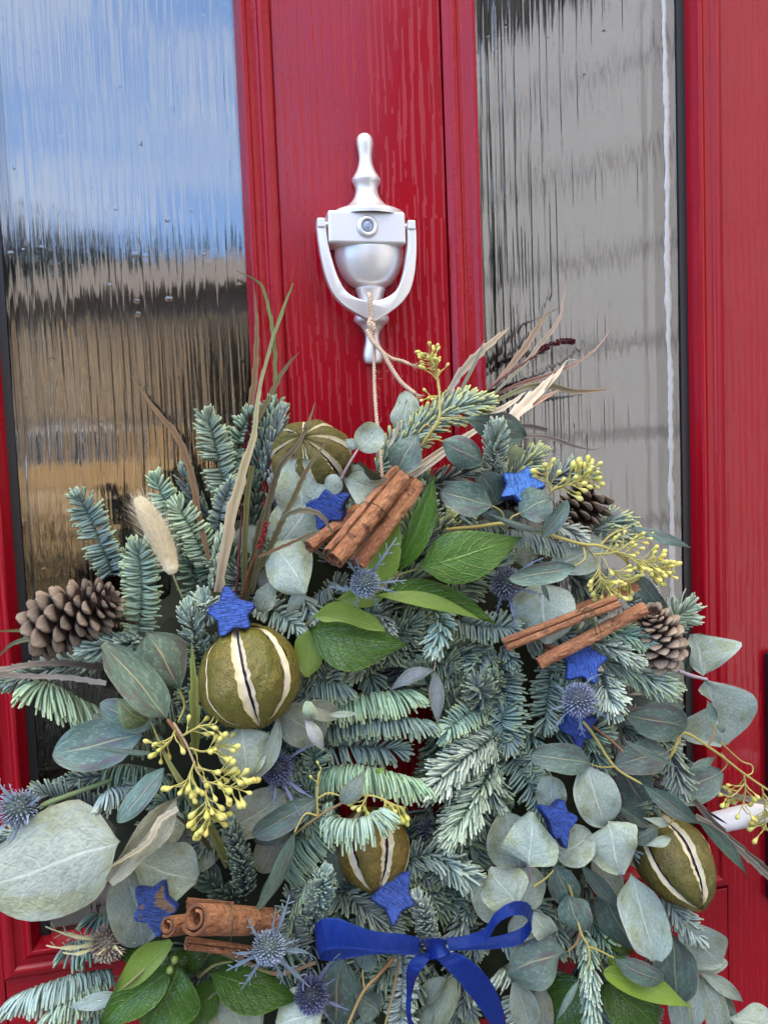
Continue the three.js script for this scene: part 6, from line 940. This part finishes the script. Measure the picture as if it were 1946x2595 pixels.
// ---------------------------------------------------------------- bunny tail grass
{
  const t = thing('bunny_tail', 'fluffy cream bunny tail grass head among the fir at upper left', 'grass head', at(400, 1350, 90)), q = rng(51), tip = at(352, 1266, 92), base = at(438, 1452, 96), ax = base.clone().sub(tip), c = new THREE.QuadraticBezierCurve3(base, at(412, 1360, 100), tip), m = mpp(tip);
  part('core', tube(c, .0056, .004, [.9, .78, .52], 14, 9), std({ vertexColors: true, roughness: 1 }), t);
  const A = { pos: [], col: [], idx: [] }, col = { a: [.93, .8, .54], b: [.96, .86, .62], t: [.97, .9, .7] };
  for (let i = 0; i < 5200; i++) { const u = q(), p = c.getPointAt(u), T = c.getTangentAt(u), n = V3(0, 0, 1).cross(T).normalize(), b = T.clone().cross(n), a = q() * 6.283, Rr = n.multiplyScalar(Math.cos(a)).addScaledVector(b, Math.sin(a)), prof = Math.pow(Math.sin(Math.PI * lerp(.12, .97, u)), .5), long = i % 12 === 0, D = Rr.clone().multiplyScalar(.62).addScaledVector(T, .75).addScaledVector(V3(q() - .5, q() - .5, q() - .5), .3).normalize(); pushNeedle(A, p.clone().addScaledVector(Rr, 0.0042 * prof), D, D.clone().addScaledVector(T, .5).normalize(), (.0056 + .0024 * q()) * (long ? 2.6 : 1) * prof, long ? .000045 : .00011, T, col, .8 + .4 * q()); }
  part('fluff', geom(A.pos, A.idx, A.col), std({ vertexColors: true, roughness: 1 }), t, true, true);
  part('stem', tube([base, at(452, 1490, 88), at(478, 1545, 78)], .0007, .0006, [.45, .42, .2], 10, 5), stemMat, t);
}
// ---------------------------------------------------------------- dried toothed blades
const OL = [.13, .12, .045], OG = [.13, .165, .055], BR = [.17, .105, .055], PALE = [.46, .36, .24], GREY = [.15, .122, .08], WH = [.66, .55, .41], PK = [.46, .28, .19], DR = [.1, .018, .018];
dry('long brown toothed blade leaning over the left pane', [[531, 1420, 74], [508, 1330, 68], [486, 1206, 58], [450, 1107, 46], [395, 1040, 34], [333, 952, 18]], 24, BR, OL, { teeth: 9 });
dry('thin green blade hooked over at the door moulding', [[697, 1010, 46], [697, 890, 32], [691, 836, 26], [680, 777, 20], [659, 718, 14], [600, 686, 6]], 13, OG, OL, { teeth: 8 });
dry('brown blade standing against the left pane edge', [[610, 1170, 54], [620, 1085, 46], [640, 1000, 36], [648, 930, 28], [651, 827, 18], [646, 730, 10]], 20, BR, OL, { teeth: 8 });
dry('tall green blade turning into a wide pale ribbon', [[552, 1500, 92], [566, 1425, 96], [580, 1342, 96], [596, 1266, 92], [622, 1176, 84], [646, 1090, 72], [654, 1010, 58], [676, 912, 42], [705, 819, 28], [743, 718, 14]], 44, [PALE, [.11, .15, .05]], OL, { even: true, teeth: 7, wp: [.7, .82, .85, .62, .36, .27, .25, .28, .1], n: 70, tw0: .3, tw1: -.4 });
dry('dark-tipped blade crossing the tall green one', [[640, 1110, 68], [662, 1046, 58], [685, 1004, 50], [712, 950, 40], [740, 912, 32], [759, 892, 26]], 16, [OL, [.1, .08, .06]], OL, { teeth: 6 });
dry('smooth olive stem blade behind the pale ribbon', [[618, 1540, 72], [620, 1450, 78], [622, 1342, 80], [630, 1236, 74], [640, 1180, 70]], 22, OL, OG, { even: true });
dry('grey curved blade crossing the topmost lime', [[640, 1500, 80], [664, 1370, 92], [690, 1240, 104], [712, 1179, 110], [745, 1140, 112], [775, 1089, 108], [799, 1020, 96]], 22, [[.11, .092, .04], [.14, .115, .075]], OL, { teeth: 11 });
dry('dark blade beside the grey curved one', [[625, 1520, 76], [656, 1342, 90], [680, 1275, 96], [703, 1206, 100], [709, 1143, 98]], 20, [[.105, .085, .032], [.14, .11, .06]], OL, { teeth: 9 });
dry('sharply toothed blade crossing the folded silver leaves', [[650, 1450, 84], [685, 1387, 96], [712, 1327, 104], [742, 1266, 108], [781, 1185, 112], [836, 1108, 112]], 21, [[.11, .095, .034], [.17, .135, .08]], OL, { teeth: 14 });
dry('hooked blade dipping over the cinnamon tip', [[712, 1316, 108], [736, 1300, 114], [775, 1293, 120], [812, 1305, 122], [846, 1356, 122]], 19, [[.17, .15, .09], GREY], OL, { teeth: 7 });
dry('thin dark straw lying behind the hooked blade', [[655, 1412, 98], [691, 1396, 102], [751, 1370, 106], [808, 1343, 108]], 12, BR, [.3, .24, .16], { teeth: 6 });
dry('green wide blade behind the pale ribbon foot', [[552, 1560, 66], [545, 1480, 68], [552, 1390, 70], [575, 1330, 70]], 34, [.12, .12, .05], OL, { teeth: 5 });
{ const t = thing('red_stalk', 'thin dark red stalks with a beaded end beside the pale ribbon', 'dried stalk', at(605, 1500, 66)); part('stem', tube([at(598, 1515, 72), at(604, 1440, 76), at(613, 1294, 70)], .0011, .0006, DR.map((x) => x * 1.3), 12, 6), stemMat, t); part('stem', tube([at(612, 1520, 78), at(630, 1450, 84), at(658, 1387, 90)], .0011, .0007, [.16, .04, .02], 12, 6), stemMat, t); catkin(t, [[637, 1050, 56], [631, 1092, 58], [622, 1135, 60]], 8, [.07, .01, .012]); catkin(t, [[677, 1322, 98], [669, 1355, 98], [655, 1392, 96]], 8, [.2, .02, .02]); part('stem', tube([at(622, 1135, 60), at(612, 1215, 64), at(612, 1300, 66)], .0007, .0006, DR, 8, 5), stemMat, t); }
dry('two-tone pale blade leaning over the edge of the middle panel', [[1118, 1048, 58], [1150, 970, 50], [1204, 905, 38], [1252, 862, 28], [1290, 830, 20]], 28, [[.24, .23, .22], PALE], GREY, { teeth: 6, wp: [.6, .8, 1, 1.1, 1.1] });
dry('short grey-green blade beside the two-tone blade', [[1148, 1030, 60], [1180, 965, 54], [1211, 904, 44], [1227, 860, 36]], 14, [.17, .18, .13], OL, { n: 26 });
dry('twisted brown blade pointing at the upper right pane', [[1215, 1012, 56], [1274, 948, 46], [1308, 909, 38], [1330, 880, 34], [1349, 852, 30], [1363, 825, 26], [1385, 798, 20], [1416, 780, 14]], 26, [[.33, .2, .15], [.2, .17, .11]], [.36, .25, .18], { teeth: 5, wp: [.2, .3, .8, 1, .9, .5] });
dry('longest green blade ending highest against the right pane', [[1215, 1030, 58], [1290, 960, 48], [1346, 902, 38], [1361, 880, 34], [1397, 839, 26], [1421, 796, 18], [1424, 764, 14], [1431, 728, 10], [1427, 690, 6]], 15, [[.2, .22, .15], [.36, .24, .19]], OG, { wp: [.6, .8, 1, 1.2, 1.2, .9, 1.1] });
{ const t = thing('red_stalk', 'dark red stalk with a beaded catkin against the right pane', 'dried stalk', at(1300, 930, 44)); part('stem', tube([at(1204, 1018, 58), at(1264, 964, 50), at(1349, 905, 38), at(1372, 886, 34)], .0009, .001, [[.16, .05, .045], DR], 14, 6), stemMat, t); catkin(t, [[1366, 888, 35], [1400, 872, 30], [1430, 864, 26], [1452, 866, 22]], 8, [.06, .01, .012]); blade([[1330, 918, 40], [1352, 906, 40], [1364, 903, 39]], 7, DR, DR, t, { n: 12 }); }
dry('thin pink-brown blade reaching far over the right pane', [[1215, 1022, 54], [1264, 996, 50], [1313, 974, 46], [1385, 952, 38], [1433, 933, 32], [1469, 914, 27], [1513, 880, 20], [1552, 825, 10]], 15, [[.18, .08, .06], [.42, .28, .22]], BR, { wp: [.6, .9, 1.1, 1, .8, .7, .6] });
dry('pale blade with a dark thread tip over the right pane', [[1340, 1030, 52], [1375, 990, 48], [1400, 962, 44], [1421, 936, 38], [1436, 914, 34], [1457, 911, 30]], 17, WH, PALE, { wp: [.8, 1, 1.1, 1, .3, .2] });
dry('level blade, green turning straw, across the right pane', [[1211, 1038, 60], [1288, 1001, 56], [1340, 979, 50], [1397, 978, 42], [1445, 990, 36], [1493, 991, 30], [1551, 985, 22]], 23, [[.17, .19, .1], [.32, .22, .14]], OL, { wp: [.7, .8, .9, 1.1, 1.1, 1, .9] });
dry('broad white blade splaying up beside the gum leaf', [[1272, 1082, 66], [1300, 1055, 64], [1335, 1020, 58], [1370, 985, 52], [1402, 946, 44]], 40, WH, PALE, { teeth: 4, wp: [1.1, 1.1, 1, .8, .6] });
dry('short pale blade tucked under the broad white one', [[1330, 1040, 58], [1368, 1014, 54], [1416, 988, 48]], 18, PK, PALE, { n: 24 });
dry('pale straw blade low beside the yellow-tipped fir', [[1208, 1056, 62], [1281, 1030, 58], [1330, 994, 52]], 18, WH, BR, { n: 26, teeth: 3 });
dry('curling grey-brown blade end over the lower right pane', [[1290, 1112, 66], [1340, 1105, 60], [1395, 1110, 54], [1461, 1132, 46], [1506, 1139, 40], [1534, 1129, 36]], 15, [.24, .2, .17], GREY, { wp: [.8, 1, 1.2, .9, .6] });
dry('dark blunt blade end above the curling one', [[1300, 1080, 64], [1340, 1080, 60], [1386, 1090, 56]], 19, [.14, .12, .1], GREY, { n: 22, even: true });
for (const [k, z, w, c, s] of [[0, 68, 20, PALE, 'first'], [16, 64, 16, [.4, .34, .26], 'second'], [34, 70, 22, WH, 'third']]) dry(s + ' of three straw blades lying under the topmost gum leaves', [[1010 + k, 1212 - k * .1, z], [1060 + k, 1180 - k * .2, z + 6], [1120 + k, 1140 - k * .4, z + 4], [1190 + k, 1098 - k * .6, z - 4]], w, c, BR, { even: true });
dry('narrow dark blade folded across the silver leaf behind the twine', [[985, 1135, 58], [1002, 1100, 56], [1022, 1050, 54], [1031, 1012, 52]], 14, [[.5, .44, .36], [.12, .1, .07]], BR, { n: 26 });
dry('short blade end at the far left edge by the cone', [[108, 1598, 66], [50, 1598, 60], [-10, 1600, 54]], 13, OL, BR, { n: 24 });
dry('bowed olive blade under the open pine cone', [[190, 1650, 66], [110, 1622, 64], [60, 1622, 62], [30, 1634, 58], [-12, 1672, 52]], 19, [.18, .17, .1], OL, { wp: [1, 1.1, 1, .9, .7], teeth: 4 });
dry('upper toothed strap running out at the left edge', [[262, 1694, 78], [180, 1682, 78], [90, 1683, 74], [-14, 1702, 66]], 20, [[.1, .07, .045], [.34, .27, .2]], [.16, .13, .1], { teeth: 7, even: true });
dry('lower toothed strap with pale underside at the left edge', [[270, 1732, 82], [180, 1718, 80], [90, 1714, 76], [-14, 1710, 68]], 18, [[.5, .42, .33], [.15, .12, .09]], GREY, { teeth: 8, even: true });
dry('olive upright blade in front of the large lime', [[496, 1910, 90], [494, 1822, 106], [492, 1731, 116], [486, 1628, 120]], 36, [.24, .26, .07], OG, { teeth: 4, wp: [1, 1, .9, .75] });
dry('thick olive blade diving between the grey leaves', [[578, 2196, 84], [545, 2120, 100], [515, 2070, 110], [470, 2000, 116], [425, 1925, 114], [378, 1818, 108]], 38, [[.15, .16, .05], [.22, .22, .08]], OG, { wp: [1.1, 1, .9, .7, .5] });
dry('dark blade in shade beside the thick olive one', [[535, 2155, 88], [510, 2120, 94], [440, 2060, 98]], 22, [.08, .065, .03], BR, { n: 26 });
dry('curled toothed strip in front of the folded taupe leaf', [[452, 2050, 118], [405, 2080, 124], [380, 2130, 128], [316, 2175, 128], [255, 2212, 126]], 26, [[.5, .46, .36], [.3, .26, .12]], OL, { teeth: 10, wp: [1.1, 1, .8, .7, .5] });
dry('dark stem blade crossing the white handle', [[1758, 2028, 88], [1808, 2085, 88], [1868, 2143, 84], [1955, 2214, 78]], 22, [.12, .1, .08], GREY, { even: true, teeth: 4 });
dry('grey stem blade below it crossing the white handle', [[1760, 2066, 92], [1800, 2092, 90], [1868, 2150, 88], [1960, 2236, 80]], 19, [.22, .2, .16], GREY, { even: true, teeth: 5 });
dry('grey blade passing behind the hanging yellow buds', [[1800, 1990, 66], [1850, 2014, 64], [1960, 2036, 58]], 23, [.24, .21, .19], GREY, { even: true });
dry('tiny black blade tip against the white handle', [[1785, 2052, 84], [1812, 2070, 82], [1842, 2088, 78]], 10, [.035, .03, .035], [.03, .03, .03], { n: 18 });
dry('straw stalk slanting through the lower fir beside the bow', [[800, 2440, 88], [700, 2468, 92], [590, 2420, 92], [560, 2412, 90]], 13, [.24, .16, .1], BR, { even: true });
// ---------------------------------------------------------------- satin bow
const satinBump = tex(256, 256, (u, v, o) => { o[0] = .5 + .3 * Math.sin(v * 2 * Math.PI * 64) * .5 + .35 * (vn(u * 220, v * 64, 901) - .5) + .2 * (vn(u * 40, v * 40, 903) - .5); }, false); satinBump.repeat.set(20, 20);
const satinMat = phy({ color: lin(.005, .022, .17), roughness: .22, anisotropy: .5, sheen: .45, sheenColor: lin(.06, .14, .8), sheenRoughness: .4, bumpMap: satinBump, bumpScale: .0003, side: THREE.DoubleSide, specularColor: lin(.45, .6, 1) });
function ribbon(parent, name, a, b, o = {}) {                  // two edges in pixels, same number of points
  const A = new THREE.CatmullRomCurve3(a.map(P), false, 'centripetal'), B = new THREE.CatmullRomCurve3(b.map(P), false, 'centripetal'), n = o.n || 60, M = 10, pos = [], uv = [], idx = [], th = .0004, L = A.getLength();
  const u0 = (i) => i / n * L * 40; const pt = (i, j) => { const u = i / n, v = j / M, p = A.getPoint(u).lerp(B.getPoint(u), v); return p; };
  for (let s = 0; s < 2; s++) for (let i = 0; i <= n; i++) for (let j = 0; j <= M; j++) { const p = pt(i, j), du = pt(Math.min(n, i + 1), j).sub(pt(Math.max(0, i - 1), j)), dv = pt(i, M).sub(pt(i, 0)), nn = du.cross(dv).normalize(), bow = .0006 * Math.sin(Math.PI * j / M) * (o.bow ?? 1) + .0011 * (vn(u0(i) * 9, j / M * 1.6, 911) - .5) + .0004 * (vn(u0(i) * 30, j / M * 3, 913) - .5); p.addScaledVector(nn, bow + (s ? th : -th)); pos.push(p.x, p.y, p.z); uv.push(i / n * L, j / M * .025); }
  const row = M + 1, off = row * (n + 1);
  for (let s = 0; s < 2; s++) for (let i = 0; i < n; i++) for (let j = 0; j < M; j++) { const p = s * off + i * row + j, q = p + row; s ? idx.push(p, q, p + 1, q, q + 1, p + 1) : idx.push(p, p + 1, q, q, p + 1, q + 1); }
  for (let i = 0; i < n; i++) for (const j of [0, M]) { const p = i * row + j, q = p + row; idx.push(p, q, p + off, q, q + off, p + off); }
  return part(name, geom(pos, idx, null, uv), satinMat, parent);
}
{
  const t = thing('ribbon_bow', 'royal blue satin bow tied at the bottom of the wreath', 'bow', at(1100, 2405, 130));
  ribbon(t, 'loop', [[1062, 2376, 132], [1010, 2366, 136], [960, 2362, 138], [905, 2346, 138], [860, 2328, 136], [820, 2328, 132], [800, 2345, 122], [806, 2362, 112], [850, 2372, 106], [950, 2384, 104], [1060, 2396, 112]], [[1064, 2404, 132], [1010, 2410, 138], [960, 2410, 140], [905, 2404, 140], [860, 2402, 138], [826, 2408, 134], [810, 2424, 124], [818, 2434, 114], [850, 2434, 108], [950, 2418, 106], [1064, 2420, 112]], { n: 90 });
  ribbon(t, 'loop', [[1130, 2376, 128], [1180, 2370, 132], [1225, 2354, 138], [1256, 2312, 144], [1290, 2288, 146], [1325, 2284, 140], [1344, 2298, 130], [1346, 2322, 118], [1322, 2350, 112], [1260, 2372, 112], [1138, 2384, 116]], [[1136, 2406, 132], [1190, 2400, 136], [1232, 2382, 142], [1262, 2340, 148], [1292, 2322, 150], [1322, 2320, 144], [1340, 2334, 134], [1344, 2362, 122], [1318, 2392, 116], [1260, 2404, 116], [1140, 2410, 120]], { n: 90 });
  ribbon(t, 'tail', [[1078, 2414, 128], [1048, 2426, 130], [1032, 2450, 130], [1030, 2510, 124], [1030, 2560, 122], [1040, 2620, 120]], [[1100, 2420, 130], [1082, 2440, 134], [1064, 2462, 134], [1046, 2510, 124], [1040, 2560, 128], [1056, 2620, 126]]);
  ribbon(t, 'tail', [[1120, 2412, 130], [1160, 2416, 134], [1200, 2440, 136], [1246, 2492, 134], [1272, 2550, 130], [1286, 2620, 124]], [[1102, 2428, 130], [1124, 2448, 134], [1156, 2480, 134], [1196, 2530, 132], [1232, 2580, 128], [1262, 2630, 122]]);
  ribbon(t, 'knot', [[1066, 2384, 128], [1090, 2378, 140], [1112, 2378, 142], [1130, 2382, 134]], [[1086, 2434, 130], [1108, 2428, 142], [1130, 2420, 142], [1142, 2410, 132]], { n: 24, bow: 4 });
}

renderer.render(scene, camera);
